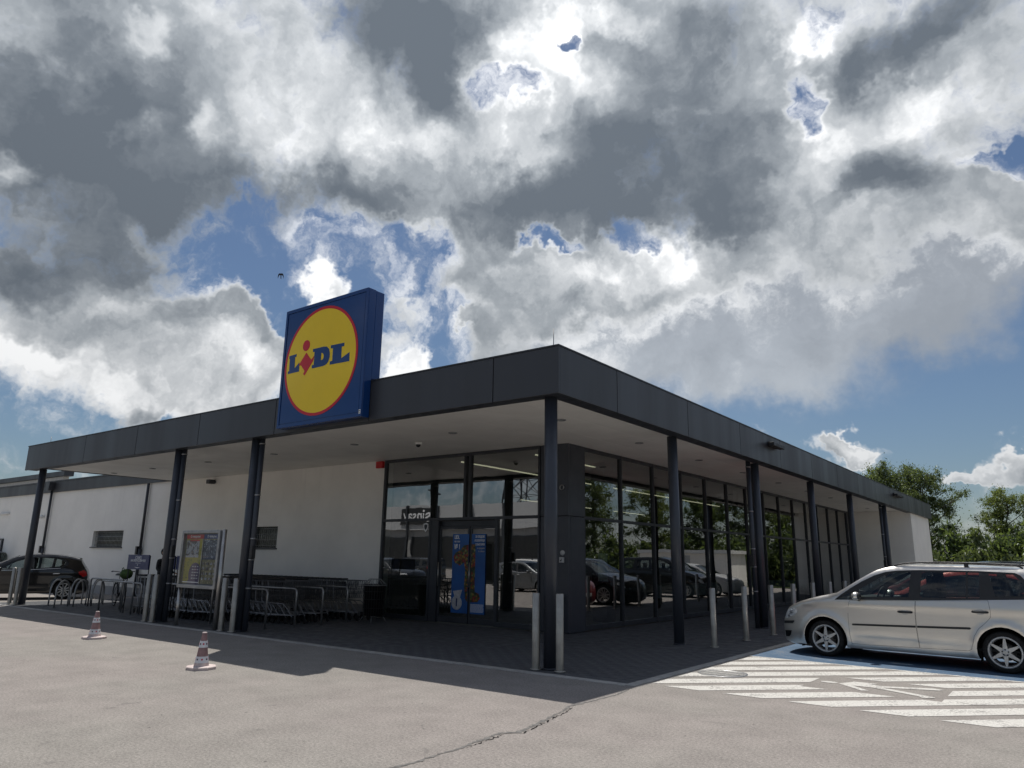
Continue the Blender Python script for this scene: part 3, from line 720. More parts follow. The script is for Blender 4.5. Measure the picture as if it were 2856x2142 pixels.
def fill2d(outer, holes, y0, y1):
    """flat letter with holes, as a thin slab"""
    loops = [outer] + holes; pts = []; edges = []
    for L in loops:
        o = len(pts); pts += [Vector(p) for p in L]; edges += [(o + i, o + (i + 1) % len(L)) for i in range(len(L))]
    vs, es, fs, *_ = delaunay_2d_cdt(pts, edges, [], 0, 1e-5)
    def inside(p, L):
        c = False
        for i in range(len(L)):
            (x1, z1), (x2, z2) = L[i], L[i - 1]
            if (z1 > p[1]) != (z2 > p[1]) and p[0] < (x2 - x1) * (p[1] - z1) / (z2 - z1) + x1: c = not c
        return c
    m = MB(); tri = []
    for f in fs:
        c = sum((vs[i] for i in f), Vector((0, 0))) / len(f)
        if inside(c, outer) and not any(inside(c, h) for h in holes): tri.append(tuple(f))
    m.add([(SX + p.x, y0, SZ + p.y) for p in vs], tri)
    for L in loops:
        n = len(L); m.add([(SX + x, y0, SZ + z_) for x, z_ in L] + [(SX + x, y1, SZ + z_) for x, z_ in L], [(i, (i + 1) % n, n + (i + 1) % n, n + i) for i in range(n)])
    return m
for P, H in ((L1, []), (DD, [DH]), (L2, [])): sp(fill2d(P, H, 9.0860, 9.0899), 'letter', 'sign_blue')
sp(fill2d(IB, [], 9.0845, 9.0899), 'letter', 'sign_red')
sp(fill2d([(-.528 + .116 * math.cos(i * math.pi / 14), .400 + .118 * math.sin(i * math.pi / 14)) for i in range(28)], [], 9.0845, 9.0899), 'letter_dot', 'sign_red')
st = sp(MB().box(-10.545, 9.0815, 4.25, -10.495, 9.0845, 4.33), 'maker_plate', 'print_white')
sp(MB().box(-10.538, 9.0800, 4.295, -10.502, 9.0812, 4.315).box(-10.538, 9.0800, 4.265, -10.512, 9.0812, 4.28), 'plate_print', 'anthracite_trim', st)

# ------------------------------------------------------------------ door banners
def fruit_mat():
    m, T, b = principled('fruit_print', (.3, .2, .05), .4)
    v = T.node('ShaderNodeTexCoord').outputs['Object']
    vo = T.node('ShaderNodeTexVoronoi'); T.put(vo.inputs['Vector'], v); vo.inputs['Scale'].default_value = 17
    hs = T.node('ShaderNodeSeparateColor'); T.put(hs.inputs[0], vo.outputs['Color'])
    rp = T.node('ShaderNodeValToRGB'); T.put(rp.inputs[0], hs.outputs[0]); rp.color_ramp.interpolation = 'CONSTANT'
    e = rp.color_ramp.elements; e[0].color = (.42, .20, .02, 1); e[1].position = .82; e[1].color = (.03, .07, .02, 1)
    for p, c in ((.18, (.50, .33, .04, 1)), (.36, (.12, .20, .03, 1)), (.5, (.38, .03, .02, 1)), (.64, (.30, .34, .12, 1)), (.74, (.45, .12, .02, 1))):
        q = e.new(p); q.color = c
    sh = T.mapr(vo.outputs['Distance'], .0, .8, .85, .15, 'LINEAR')
    T.put(b.inputs['Base Color'], T.vmath('SCALE', rp.outputs[0], scale=sh))
fruit_mat()
mat('banner_blue', (.008, .085, .30), .35, var=.25, scale=1.1)
mat('silver_print', (.42, .42, .45), .4, var=.25, scale=9)
BY = WY + .004
bn = part(MB().box(-12.66, BY, .28, -12.12, BY + .003, 2.20), 'door_banner', 'banner_blue', door)
bn2 = part(MB().box(-12.03, BY, .28, -11.58, BY + .003, 2.20), 'door_banner', 'banner_blue', door)
def one(p): return [(x, z_) for x, z_ in p]
part(MB().prism([(-12.40, 1.42), (-12.58, 1.50), (-12.62, 1.64), (-12.55, 1.74), (-12.40, 1.80), (-12.28, 1.92), (-12.125, 1.94), (-12.125, .55), (-12.20, .62), (-12.24, .95), (-12.22, 1.30), (-12.26, 1.50)], BY - .003, BY - .0005), 'fruit_numeral', 'fruit_print', bn)
part(MB().prism([(-12.028, 1.95), (-11.90, 1.95), (-11.90, .90), (-11.89, .80), (-11.76, .76), (-11.72, .66), (-11.80, .56), (-12.028, .55)], BY - .003, BY - .0005), 'fruit_numeral', 'fruit_print', bn2)
part(MB().lathe([(.0001, -.006), (.15, -.006), (.17, -.004), (.17, -.0005)], 'Y', (-12.47, BY, .52), 32), 'medal', 'silver_print', bn)
part(MB().prism([(-12.52, .62), (-12.60, .80), (-12.30, .84), (-12.36, .66)], BY - .003, BY - .0008), 'medal_ribbon', 'silver_print', bn)
def wtext(name, txt, size, m, parent, loc, **k):
    o = origin(parent); return text(name, txt, size, m, parent, (loc[0] - o.x, loc[1] - o.y, loc[2] - o.z), **k)
wtext('lettering', '1', .26, 'board_blue', bn, (-12.47, BY - .008, .52), bold=.006)
wtext('lettering', 'LIDL', .135, 'print_white', bn, (-12.60, BY - .004, 2.12), align='LEFT', squeeze=.62, bold=.003)
wtext('lettering', 'МАГАЗИН', .062, 'print_white', bn, (-12.60, BY - .004, 2.01), align='LEFT', squeeze=.60)
wtext('lettering', '№ 1', .17, 'print_white', bn, (-12.60, BY - .004, 1.88), align='LEFT', squeeze=.62, bold=.003)
for i, t in enumerate(('ЗА ПЛОДОВЕ', 'И ЗЕЛЕНЧУЦИ', 'В БЪЛГАРИЯ')): wtext('lettering', t, .078, 'print_white', bn2, (-11.61, BY - .004, 2.13 - i * .095), align='RIGHT', squeeze=.58, bold=.001)
for i, t in enumerate(('по продажби', 'в стойност')): wtext('lettering', t, .06, 'counter_grey', bn2, (-11.61, BY - .004, 1.85 - i * .075), align='RIGHT', squeeze=.62)
sm = MB(); rr = random.Random(4)
for i in range(9):
    x = -12.02; z_ = .50 - i * .022
    while x < -11.62:
        w = rr.uniform(.02, .07); sm.box(x, BY - .004, z_, min(x + w, -11.61), BY - .0005, z_ + .009); x += w + .008
part(sm, 'small_print', 'print_white', bn2)

# ------------------------------------------------------------------ bollards
bol = MB().lathe([(.058, .0), (.058, 1.095), (.052, 1.105), (.0001, 1.107)], n=20).lathe([(.085, .016), (.085, .024), (.058, .026)], n=20).mesh('steel_bollard', 'bollard_steel')
BOL = [(-26.40, 9.36, 'outer of the two steel bollards left of the leftmost canopy column'), (-25.96, 9.36, 'steel bollard touching the leftmost canopy column beside the black hatchback'),
       (-18.05, 9.34, 'left one of the steel bollard pair before the column left of the poster case'), (-17.72, 9.34, 'right one of the steel bollard pair before the column left of the poster case'),
       (-14.84, 9.36, 'steel bollard standing against the right post of the poster case'), (-14.42, 9.36, 'steel bollard before the column right of the poster case'),
       (-6.60, 9.40, 'tall steel bollard left of the corner column'), (-6.20, 9.44, 'tall steel bollard right of the corner column, nearest to the viewer'),
       (-5.74, 14.15, 'first steel bollard along the side kerb after the corner'), (-5.72, 15.85, 'second steel bollard along the side kerb, by the paired pipe column'),
       (-5.70, 17.55, 'third steel bollard along the side kerb, just ahead of the silver car nose')]
ORD = ['fourth', 'fifth', 'sixth', 'seventh', 'eighth', 'ninth', 'tenth', 'eleventh', 'twelfth']
for i, w in enumerate(ORD): BOL.append((-5.70, 19.25 + 1.75 * i, w + ' steel bollard along the side kerb, beyond the silver car nose'))
for x, y, lab in BOL:
    o = put('steel_bollard', bol, None, (x, y, .004)); tag(o, lab, 'bollard', 'steel bollards along the pavement edge')

# ------------------------------------------------------------------ poster case on two posts
pc = thing('poster_case', (-15.93, 9.36, 0), 'silver framed poster case on two posts with yellow and navy offer posters', 'poster case')
def pp(m, name, material, parent=pc, bevel=0.0): return m.build(name, material, parent, world=True, bevel=bevel)
PX0, PX1, PZ0, PZ1 = -16.76, -15.10, .85, 2.13
pp(MB().tube([(PX0 + .035, 9.40, .004), (PX0 + .035, 9.40, PZ0)], .042, 14), 'post', 'steel'); pp(MB().tube([(PX1 - .03, 9.40, .004), (PX1 - .03, 9.40, PZ1 + .02)], .05, 14), 'post', 'steel')
pp(MB().box(PX0, 9.32, PZ0, PX0 + .075, 9.46, PZ1).box(PX1 - .16, 9.32, PZ0, PX1 - .09, 9.46, PZ1).box(PX0 + .075, 9.32, PZ0, PX1 - .16, 9.46, PZ0 + .075).box(PX0 + .075, 9.32, PZ1 - .06, PX1 - .16, 9.46, PZ1), 'frame', 'galv', bevel=.006)
mat('poster_backing', (.10, .11, .13), .6)
pp(MB().box(PX0 + .075, 9.40, PZ0 + .075, PX1 - .16, 9.455, PZ1 - .06), 'backing', 'poster_backing')
def poster_print(name, A, B, C):
    m, T, b = principled(name, A, .5)
    v = T.node('ShaderNodeTexCoord').outputs['Object']
    n = T.noise(v, 9, 3, .6, .6)['Fac']; n2 = T.noise(v, 21, 3, .6)['Fac']
    c = T.mix(T.mapr(n, .48, .54), (*A, 1), (*B, 1)); c = T.mix(T.mapr(n2, .57, .62), c, (*C, 1))
    T.put(b.inputs['Base Color'], c)
poster_print('print_yellow', (.32, .28, .03), (.25, .24, .04), (.10, .12, .03))
poster_print('print_photo', (.30, .33, .37), (.07, .06, .07), (.42, .36, .33))
poster_print('print_navy', (.055, .075, .12), (.03, .04, .07), (.34, .38, .44))
poster_print('print_olive', (.20, .19, .11), (.15, .14, .09), (.36, .33, .20))
mat('print_purple', (.075, .055, .12), .5); mat('print_red', (.42, .03, .045), .5); mat('print_blue', (.02, .045, .20), .5)
PM = -15.935; a0, a1 = PX0 + .10, PX1 - .185; zt, zb = PZ1 - .085, PZ0 + .10
def flatbox(x0, x1, z0, z1, y, material, name, parent): return pp(MB().box(x0, y, z0, x1, y + .002, z1), name, material, parent)
pl_ = flatbox(a0, PM - .015, zb, zt - .10, 9.395, 'print_yellow', 'poster', pc); pr_ = flatbox(PM + .015, a1, zb, zt - .10, 9.395, 'print_olive', 'poster', pc)
flatbox(a0, PM - .006, zt - .095, zt, 9.393, 'print_red', 'header', pl_); flatbox(PM + .006, a1, zt - .095, zt, 9.393, 'print_blue', 'header', pr_)
flatbox(a0 + .02, PM - .16, zt - .52, zt - .13, 9.3915, 'print_photo', 'picture', pl_); flatbox(PM + .02, a1 - .01, zt - .56, zt - .12, 9.3915, 'print_navy', 'picture', pr_)
flatbox(a0 + .16, PM - .17, zt - .15, zt - .115, 9.3900, 'print_red', 'strip', pl_)
pp(MB().lathe([(.0001, 0), (.26, 0)], 'Y', (PM - .235, 9.3905, zb + .20), 28), 'badge', 'print_purple', pl_)
flatbox(PM - .50, PM - .015, zb, zb + .07, 9.3890, 'print_purple', 'footer', pl_)
flatbox(a0 + .01, PM - .03, zb + .015, zb + .035, 9.3880, 'print_white', 'footer_line', pl_)
wtext('lettering', 'От понеделник', .078, 'print_white', pl_, ((a0 + PM) / 2, 9.391, zt - .048), squeeze=.72); wtext('lettering', 'От четвъртък', .078, 'print_white', pr_, ((a1 + PM) / 2, 9.391, zt - .048), squeeze=.72)
sm = MB()
for i in range(5):
    for k in range(3): sm.box(PM - .36 + k * .10, 9.3880, zb + .36 - i * .065, PM - .30 + k * .10 + .01 * (i % 3), 9.3890, zb + .385 - i * .065)
pp(sm, 'badge_print', 'counter_grey', pl_)
sm = MB()
for i in range(4):
    for k in range(4): sm.box(PM + .05 + k * .155, 9.3880, zb + .42 - i * .11, PM + .13 + k * .155 + .012 * ((i + k) % 3), 9.3945, zb + .47 - i * .11)
pp(sm, 'price_print', 'print_photo', pr_)
pp(MB().box(PM - .014, 9.375, zb, PM + .014, 9.394, zt - .1), 'divider', 'galv')
pp(MB().quad((PX0 + .075, 9.345, PZ0 + .075), (PX1 - .16, 9.345, PZ0 + .075), (PX1 - .16, 9.345, PZ1 - .06), (PX0 + .075, 9.345, PZ1 - .06)), 'glass', 'poster_glass')

# ------------------------------------------------------------------ trolley bay rails
def hoop_pts(x0, x1, y, h, r=.10):
    P = [(x0, y, .004)]
    for i in range(7): a = i * math.pi / 12; P.append((x0 + r - r * math.cos(a), y, h - r + r * math.sin(a)))
    for i in range(7): a = i * math.pi / 12; P.append((x1 - r + r * math.sin(a), y, h - r + r * math.cos(a)))
    return P + [(x1, y, .004)]
RAIL = [(-24.3, -22.3, 10.75, .83, 'trolley bay rail behind the bicycle saddle, furthest left'), (-22.2, -20.35, 10.12, .83, 'trolley bay rail under the blue notice board'), (-21.27, -20.26, 10.30, .80, 'short trolley bay rail behind the bicycle front wheel'),
        (-18.73, -16.62, 10.18, .85, 'front trolley bay rail passing behind the poster case'), (-16.46, -14.53, 10.24, .85, 'front trolley bay rail just right of the poster case, first of four'),
        (-16.60, -14.52, 11.02, .85, 'second of the four trolley bay rails right of the poster case'), (-16.60, -14.54, 11.80, .85, 'third of the four trolley bay rails right of the poster case'), (-16.60, -14.66, 12.66, .85, 'fourth trolley bay rail, nearest to the white wall and bin'),
        (-18.75, -16.75, 11.02, .85, 'inner trolley bay rail behind the poster case'), (-18.75, -16.75, 11.80, .85, 'rearmost trolley bay rail behind the poster case')]
for x0, x1, y, h, lab in RAIL:
    o = MB().tube([(p[0] - x0, p[1] - y, p[2]) for p in hoop_pts(x0, x1, y, h)], .024, 10).build('trolley_rail', 'galv'); o.location = (x0, y, 0)
    tag(o, lab, 'rail', 'steel hoop rails of the trolley bay')
# bicycle hoops
def arch_pts(w, h):
    r = w / 2; P = [(-r, 0, .004), (-r, 0, (h - r) * .5)]
    for i in range(15): a = i * math.pi / 14; P.append((-r * math.cos(a), 0, h - r + r * math.sin(a)))
    return P + [(r, 0, (h - r) * .5), (r, 0, .004)]
hm = MB().tube(arch_pts(.74, .77), .022, 10).mesh('bicycle_hoop', 'galv')
HO = [((-24.35, 10.01), 'front row', 'nearest'), ((-24.47, 10.58), 'front row', 'middle'), ((-24.55, 11.13), 'front row', 'farthest'), ((-25.45, 10.28), 'back row', 'nearest'), ((-25.45, 10.88), 'back row', 'middle'), ((-25.45, 11.50), 'back row', 'farthest')]
for (x, y), row, w in HO:
    o = put('bicycle_hoop', hm, None, (x, y, 0), math.atan2(.56, -.48)); tag(o, f'arched steel bicycle hoop, {w} in the {row} beside the hatchback wheel', 'bicycle rack', 'arched bicycle hoops by the black hatchback')

# ------------------------------------------------------------------ shopping trolleys
def make_trolley():
    t = thing('shopping_trolley', (0, 0, 0), 'trolley', 'trolley')
    # x forward, handle at x = 0
    W0, W1 = .27, .22; b = MB(); r = .0042
    def P(u, z_, s): # side wall point: u 0 rear .. 1 front
        zz = .50 + .06 * u + (z_) * (.48 - .06 * u)
        return (.06 + u * .84 + z_ * .05 * (1 if u > .5 else -1), s * (W0 + (W1 - W0) * u) * (.88 + .12 * z_), zz)
    for s in (-1, 1):
        for i in range(13): b.tube([P(i / 12, 0, s), P(i / 12, 1, s)], r, 4, False)
        for z_ in (0, .25, .5, .75, 1): b.tube([P(0, z_, s), P(1, z_, s)], r if z_ < 1 else .007, 4, False)
    for i in range(7):
        y = -1 + i / 3
        b.tube([P(0, 0, y), P(1, 0, y)], r, 4, False); b.tube([P(1, 0, y), P(1, 1, y)], r, 4, False); b.tube([P(0, 0, y), P(0, .8, y)], r, 4, False)
    for z_ in (0, .33, .66, 1): b.tube([P(1, z_, -1), P(1, z_, 1)], r if z_ < 1 else .007, 4, False)
    for u in (.2, .4, .6, .8): b.tube([P(u, 0, -1), P(u, 0, 1)], r, 4, False)
    b.build('basket', 'basket_wire', t)
    c = MB()
    for s in (-1, 1):
        y = s * .25
        c.tube([(-.03, y, 1.0), (.02, y, .92), (.06, y * 1.02, .52), (.10, y, .47), (.60, y * .84, .46), (.72, y * .82, .40), (.93, y * .76, .20), (.96, y * .75, .155)], .012, 6)
        c.tube([(.13, y, .46), (.20, y, .40), (.26, y, .24), (.16, y, .165), (.06, y, .155)], .011, 6)
        c.tube([(.06, y, .155), (.18, y, .19), (.92, y * .76, .21)], .010, 6)
    c.tube([(.06, -.25, .17), (.06, .25, .17)], .010, 6); c.tube([(.90, -.19, .21), (.90, .19, .21)], .010, 6)
    c.build('chassis', 'chrome_wire', t)
    MB().tube([(-.03, -.27, 1.0), (-.03, .27, 1.0)], .019, 10).build('handle', 'black_plastic', t)
    MB().box(.0, -.19, .72, .012, .19, .93).build('child_seat_flap', 'black_plastic', t)
    wm = MB().lathe([(.0001, -.014), (.052, -.014), (.062, -.009), (.062, .009), (.052, .014), (.0001, .014)], 'Y', n=14)
    wm.box(-.012, -.022, .0, .012, -.016, .115).box(-.012, .016, .0, .012, .022, .115).box(-.02, -.022, .10, .02, .022, .118)
    me = wm.mesh('castor', 'black_rubber')
    for x, y in ((.08, -.25), (.08, .25), (.95, -.19), (.95, .19)): put('castor', me, t, (x, y, .064))
    return t
tr0 = make_trolley(); n_tr = 0
LANES = [(-17.55, 10.60, -1, 14, .225, 'first trolley lane behind the poster case'), (-15.62, 11.40, -1, 17, .235, 'second trolley lane'), (-15.75, 12.22, -1, 12, .25, 'third trolley lane'), (-15.45, 13.28, -1, 22, .24, 'trolley row along the white wall')]
def nth(i): return ['front', 'second', 'third', 'fourth', 'fifth', 'sixth', 'seventh', 'eighth', 'ninth', 'tenth', 'eleventh', 'twelfth', 'thirteenth', 'fourteenth', 'fifteenth', 'sixteenth', 'seventeenth', 'eighteenth', 'nineteenth', 'twentieth', 'twenty-first', 'twenty-second'][i]
for x, y, s, n, dx, lab in LANES:
    for i in range(n):
        t = tr0 if n_tr == 0 else copy_tree(tr0); n_tr += 1
        t.location = (x - i * dx - .25, y + random.uniform(-.012, .012), .016); t.rotation_euler.z = random.uniform(-.012, .012)
        tag(t, f'{nth(i)} wire trolley from the right in the {lab}', 'trolley', 'nested wire shopping trolleys under the canopy')

# ------------------------------------------------------------------ blue trolley notices
def notice(x0, x1, y, z0, z1, lab, lines, legs=True):
    t = thing('trolley_notice', ((x0 + x1) / 2, y, 0), lab, 'notice board')
    b = MB().box(x0, y - .012, z0, x1, y + .012, z1).build('board', 'board_blue', t, world=True)
    p = MB()
    for x in (x0 + .02, x1 - .02): MB().tube([(x, y + .03, .01), (x, y + .03, z1 - .02)], .014, 8).build('leg', 'black_plastic', t, world=True)
    for txt, s_, z_, sq in lines: wtext('lettering', txt, s_, 'print_white', b, ((x0 + x1) / 2, y - .015, z_), squeeze=sq)
    return t, b
t, b = notice(-21.05, -19.90, 10.22, 1.17, 1.56, 'blue notice board about small trolleys above the bicycle', [('САМО', .12, 1.47, .95), ('МАЛКИ КОЛИЧКИ', .088, 1.40, 1.02)])
MB().box(-20.62, 10.203, 1.335, -20.32, 10.207, 1.342).box(-20.49, 10.203, 1.275, -20.46, 10.207, 1.30).prism([(-20.64, 1.235), (-20.47, 1.205), (-20.30, 1.235), (-20.47, 1.222)], 10.203, 10.207).build('arrow_mark', 'print_white', b, world=True)
notice(-19.06, -18.60, 10.23, 1.21, 1.55, 'plain blue notice panel left of the poster case, half behind the column', [])
notice(-18.58, -17.9, 10.27, 1.20, 1.55, 'plain blue notice panel partly covered by the poster case', [])

# ------------------------------------------------------------------ wire litter bin
bn_ = thing('litter_bin', (-14.38, 13.30, 0), 'black wire mesh litter bin on splayed legs beside the entrance glass', 'litter bin')
c = MB(); NB = 26
for i in range(NB):
    a = 2 * math.pi * i / NB; c.tube([(.26 * math.cos(a), .26 * math.sin(a), .14), (.29 * math.cos(a), .29 * math.sin(a), .92)], .005, 4, False)
for z_, r_ in ((.14, .26), (.35, .268), (.56, .276), (.75, .284), (.92, .29)): c.tube([(r_ * math.cos(i * math.pi / 13), r_ * math.sin(i * math.pi / 13), z_) for i in range(26)], .007, 4, closed=True)
c.build('cage', 'black_plastic', bn_)
MB().lathe([(.0001, .16), (.235, .16), (.262, .88)], n=22).build('liner', 'dark_cavity', bn_)
c = MB()
for i in range(14):
    a = 2 * math.pi * i / 14; c.tube([(.31 * math.cos(a), .31 * math.sin(a), .90), (.15 * math.cos(a), .15 * math.sin(a), 1.05)], .006, 4, False)
c.tube([(.31 * math.cos(i * math.pi / 13), .31 * math.sin(i * math.pi / 13), .90) for i in range(26)], .012, 5, closed=True).tube([(.15 * math.cos(i * math.pi / 8), .15 * math.sin(i * math.pi / 8), 1.05) for i in range(16)], .008, 5, closed=True)
c.build('lid', 'galv', bn_)
for a in (.6, 2.2, 3.8, 5.4): MB().tube([(.24 * math.cos(a), .24 * math.sin(a), .16), (.34 * math.cos(a), .34 * math.sin(a), .016)], .009, 6).build('leg', 'galv', bn_)

# ------------------------------------------------------------------ traffic cones
mat('cone_pink', (.27, .165, .165), .6, var=.18, scale=14); mat('cone_base', (.56, .47, .45), .75, var=.2, scale=10)
mat('cone_white', (.66, .67, .70), .5, var=.08); mat('stud_red', (.45, .012, .05), .3); mat('stud_dark', (.05, .03, .045), .3)
def make_cone():
    t = thing('traffic_cone', (0, 0, 0), 'cone', 'traffic cone')
    N = 8
    def ring(r, z_): return [(r * math.cos(math.pi / N + 2 * math.pi * k / N), r * math.sin(math.pi / N + 2 * math.pi * k / N), z_) for k in range(N)]
    m = MB(); vs = ring(.215, 0) + ring(.215, .034) + ring(.205, .042) + ring(.115, .046)
    fs = [(i * N + k, i * N + (k + 1) % N, (i + 1) * N + (k + 1) % N, (i + 1) * N + k) for i in range(3) for k in range(N)] + [tuple(range(3 * N, 4 * N))]
    m.add(vs, fs).build('base', 'cone_base', t)
    def rad(z_): return .105 - (z_ - .045) * (.105 - .033) / .445
    def seg(z0, z1, off, name, material):
        m = MB(); vs = ring(rad(z0) + off, z0) + ring(rad(z1) + off, z1)
        m.add(vs, [(k, (k + 1) % N, N + (k + 1) % N, N + k) for k in range(N)] + [tuple(range(N, 2 * N)), tuple(range(N - 1, -1, -1))]); return m.build(name, material, t)
    seg(.045, .088, .006, 'collar', 'cone_base'); seg(.088, .49, 0, 'body', 'cone_pink')
    for z0, z1 in ((.089, .175), (.295, .385)):
        s = seg(z0, z1, .004, 'sleeve', 'cone_white'); zc = (z0 + z1) / 2 + .004
        for k in range(N):
            a = 2 * math.pi * k / N + 2 * math.pi / N * .5 - math.pi / N; R_ = (rad(zc) + .004) * math.cos(math.pi / N)
            c, sn = math.cos(a + math.pi / N), math.sin(a + math.pi / N); a2 = a + math.pi / N * 1
            c, sn = math.cos(2 * math.pi * k / N), math.sin(2 * math.pi * k / N)
            m = MB(); P = []
            for q in range(10):
                w = 2 * math.pi * q / 10; u, v = .0125 * math.cos(w), .0125 * math.sin(w)
                P.append((c * (R_ + .003) - sn * u, sn * (R_ + .003) + c * u, zc + v))
            Q = [(p[0] - c * .006, p[1] - sn * .006, p[2]) for p in P]
            m.add(P + Q, [tuple(range(10))] + [(i, (i + 1) % 10, 10 + (i + 1) % 10, 10 + i) for i in range(10)])
            m.build('stud', 'stud_red' if k % 3 else 'stud_dark', s)
    m = MB().lathe([(.0001, .502), (.030, .502), (.034, .498), (.034, .489)], n=10); m.build('tip', 'cone_base', t)
    return t
c1 = make_cone(); c2 = copy_tree(c1)
c1.location = (-10.22, 6.20, 0); c1.rotation_euler.z = .25; c2.location = (-15.18, 6.92, 0); c2.rotation_euler.z = .62
tag(c1, 'faded pink and white studded cone nearer to the viewer, touching the sign shadow', 'traffic cone', 'traffic cones on the tarmac')
tag(c2, 'faded pink and white studded cone farther left, at the shadow edge', 'traffic cone', 'traffic cones on the tarmac')

# ------------------------------------------------------------------ bicycle with a green bag
mat('bag_green', (.06, .115, .03), .8, var=.35, scale=9, bump=.5, bscale=30); mat('bike_black', (.014, .014, .016), .35, coat=.3)
bk = thing('bicycle', (-23.2, 11.12, .016), 'black bicycle with green bag on the handlebar, parked by the hoops', 'bicycle', rz=math.atan2(-.39, 1.56))
WR = .345
def bwheel(x):
    w = MB().lathe([(.02, -.03), (.028, -.03), (.028, .03), (.02, .03)], 'Y', (0, 0, 0), 12, close=True).build('wheel', 'galv', bk); w.location = (x, 0, WR)
    MB().tube([((WR - .017) * math.cos(i * math.pi / 20), 0, (WR - .017) * math.sin(i * math.pi / 20)) for i in range(40)], .017, 6, closed=True).build('tyre', 'black_rubber', w)
    MB().tube([((WR - .042) * math.cos(i * math.pi / 20), 0, (WR - .042) * math.sin(i * math.pi / 20)) for i in range(40)], .010, 5, closed=True).build('rim', 'galv', w)
    s = MB()
    for i in range(18):
        a = i * math.pi / 9; s.tube([(.025 * math.cos(a + .9), .02 * (-1) ** i, .025 * math.sin(a + .9)), ((WR - .045) * math.cos(a), 0, (WR - .045) * math.sin(a))], .0018, 3, False)
    s.build('spokes', 'galv', w)
bwheel(-.53); bwheel(.53)
BB, SE, HT, HB = (-.08, 0, .28), (-.20, 0, .78), (.34, 0, .82), (.38, 0, .66)
f = MB().tube([BB, SE], .016, 8).tube([SE, (HT[0] - .01, 0, HT[2] - .06)], .016, 8).tube([BB, HB], .018, 8).tube([HT, HB], .018, 8)
for s in (-.05, .05): f.tube([(-.53, s, WR), (-.2, s * .4, .74)], .008, 6).tube([(-.53, s, WR), BB], .009, 6)
f.build('frame', 'bike_black', bk)
f = MB()
for s in (-.05, .05): f.tube([(.53, s, WR), (.44, s, .56), (.39, s * .6, .67)], .011, 6)
f.build('fork', 'bike_black', bk)
MB().tube([(.33, 0, .82), (.30, 0, 1.0)], .013, 8).tube([(.24, -.29, 1.05), (.31, -.2, 1.04), (.32, 0, 1.01), (.31, .2, 1.04), (.24, .29, 1.05)], .012, 8).build('handlebar', 'bike_black', bk)
for s in (-1, 1): MB().tube([(.24, s * .29, 1.05), (.15, s * .31, 1.04)], .017, 8).build('grip', 'black_rubber', bk)
MB().tube([(-.20, 0, .76), (-.23, 0, .93)], .013, 8).build('seat_post', 'galv', bk)
sd = MB(); P = [(-.36, .095), (-.33, .10), (-.24, .075), (-.14, .03), (-.08, .018)]
vs = [(x, s * w, .965 - (.02 if abs(s) == 1 else -.015)) for x, w in P for s in (-1, -.5, .5, 1)]
sd.add(vs + [(x, y, z_ - .03) for x, y, z_ in vs], [(i * 4 + k, (i + 1) * 4 + k, (i + 1) * 4 + k + 1, i * 4 + k + 1) for i in range(4) for k in range(3)] + [(20 + i * 4 + k, 20 + i * 4 + k + 1, 20 + (i + 1) * 4 + k + 1, 20 + (i + 1) * 4 + k) for i in range(4) for k in range(3)] + [(i * 4, 20 + i * 4, 24 + i * 4, 4 + i * 4) for i in range(4)] + [(i * 4 + 3, i * 4 + 7, i * 4 + 27, i * 4 + 23) for i in range(4)] + [(0, 1, 2, 3, 23, 22, 21, 20), (16, 36, 37, 38, 39, 19, 18, 17)], True).build('saddle', 'black_plastic', bk)
cr_ = MB().lathe([(.03, -.035), (.09, -.035), (.09, -.03), (.03, -.03)], 'Y', BB, 20, close=True); cr_.tube([(BB[0], -.06, BB[2]), (BB[0] + .1, -.07, BB[2] - .13)], .008, 6).tube([(BB[0], .06, BB[2]), (BB[0] - .1, .07, BB[2] + .13)], .008, 6)
cr_.box(BB[0] + .06, -.15, BB[2] - .145, BB[0] + .15, -.075, BB[2] - .12).build('crankset', 'bike_black', bk)
for x in (-.53, .53): MB().tube([(x + (WR + .03) * math.cos(a), 0, WR + (WR + .03) * math.sin(a)) for a in [math.radians(v) for v in range(20, 171, 15)]], .016, 6).build('mudguard', 'bike_black', bk)
MB().box(-.75, -.06, .74, -.36, .06, .755).tube([(-.70, .05, .75), (-.54, .05, WR)], .006, 5).tube([(-.70, -.05, .75), (-.54, -.05, WR)], .006, 5).build('carrier', 'bike_black', bk)
ic = MB().sphere((.62, 0, .98), .17, 18, 12, (1.25, 1.05, .82)); rr = random.Random(2)
ic.v = [(x + rr.uniform(-.018, .018), y + rr.uniform(-.018, .018), z_ + rr.uniform(-.018, .018)) for x, y, z_ in ic.v]
bag = ic.build('bag', 'bag_green', bk)
MB().tube([(.45, -.1, 1.02), (.5, -.1, 1.14), (.62, -.1, 1.16), (.7, -.08, 1.09)], .011, 6).build('strap', 'bag_green', bag)
MB().tube([(.40, 0, .78), (.62, 0, .83)], .012, 6).build('bag_bracket', 'bike_black', bk)

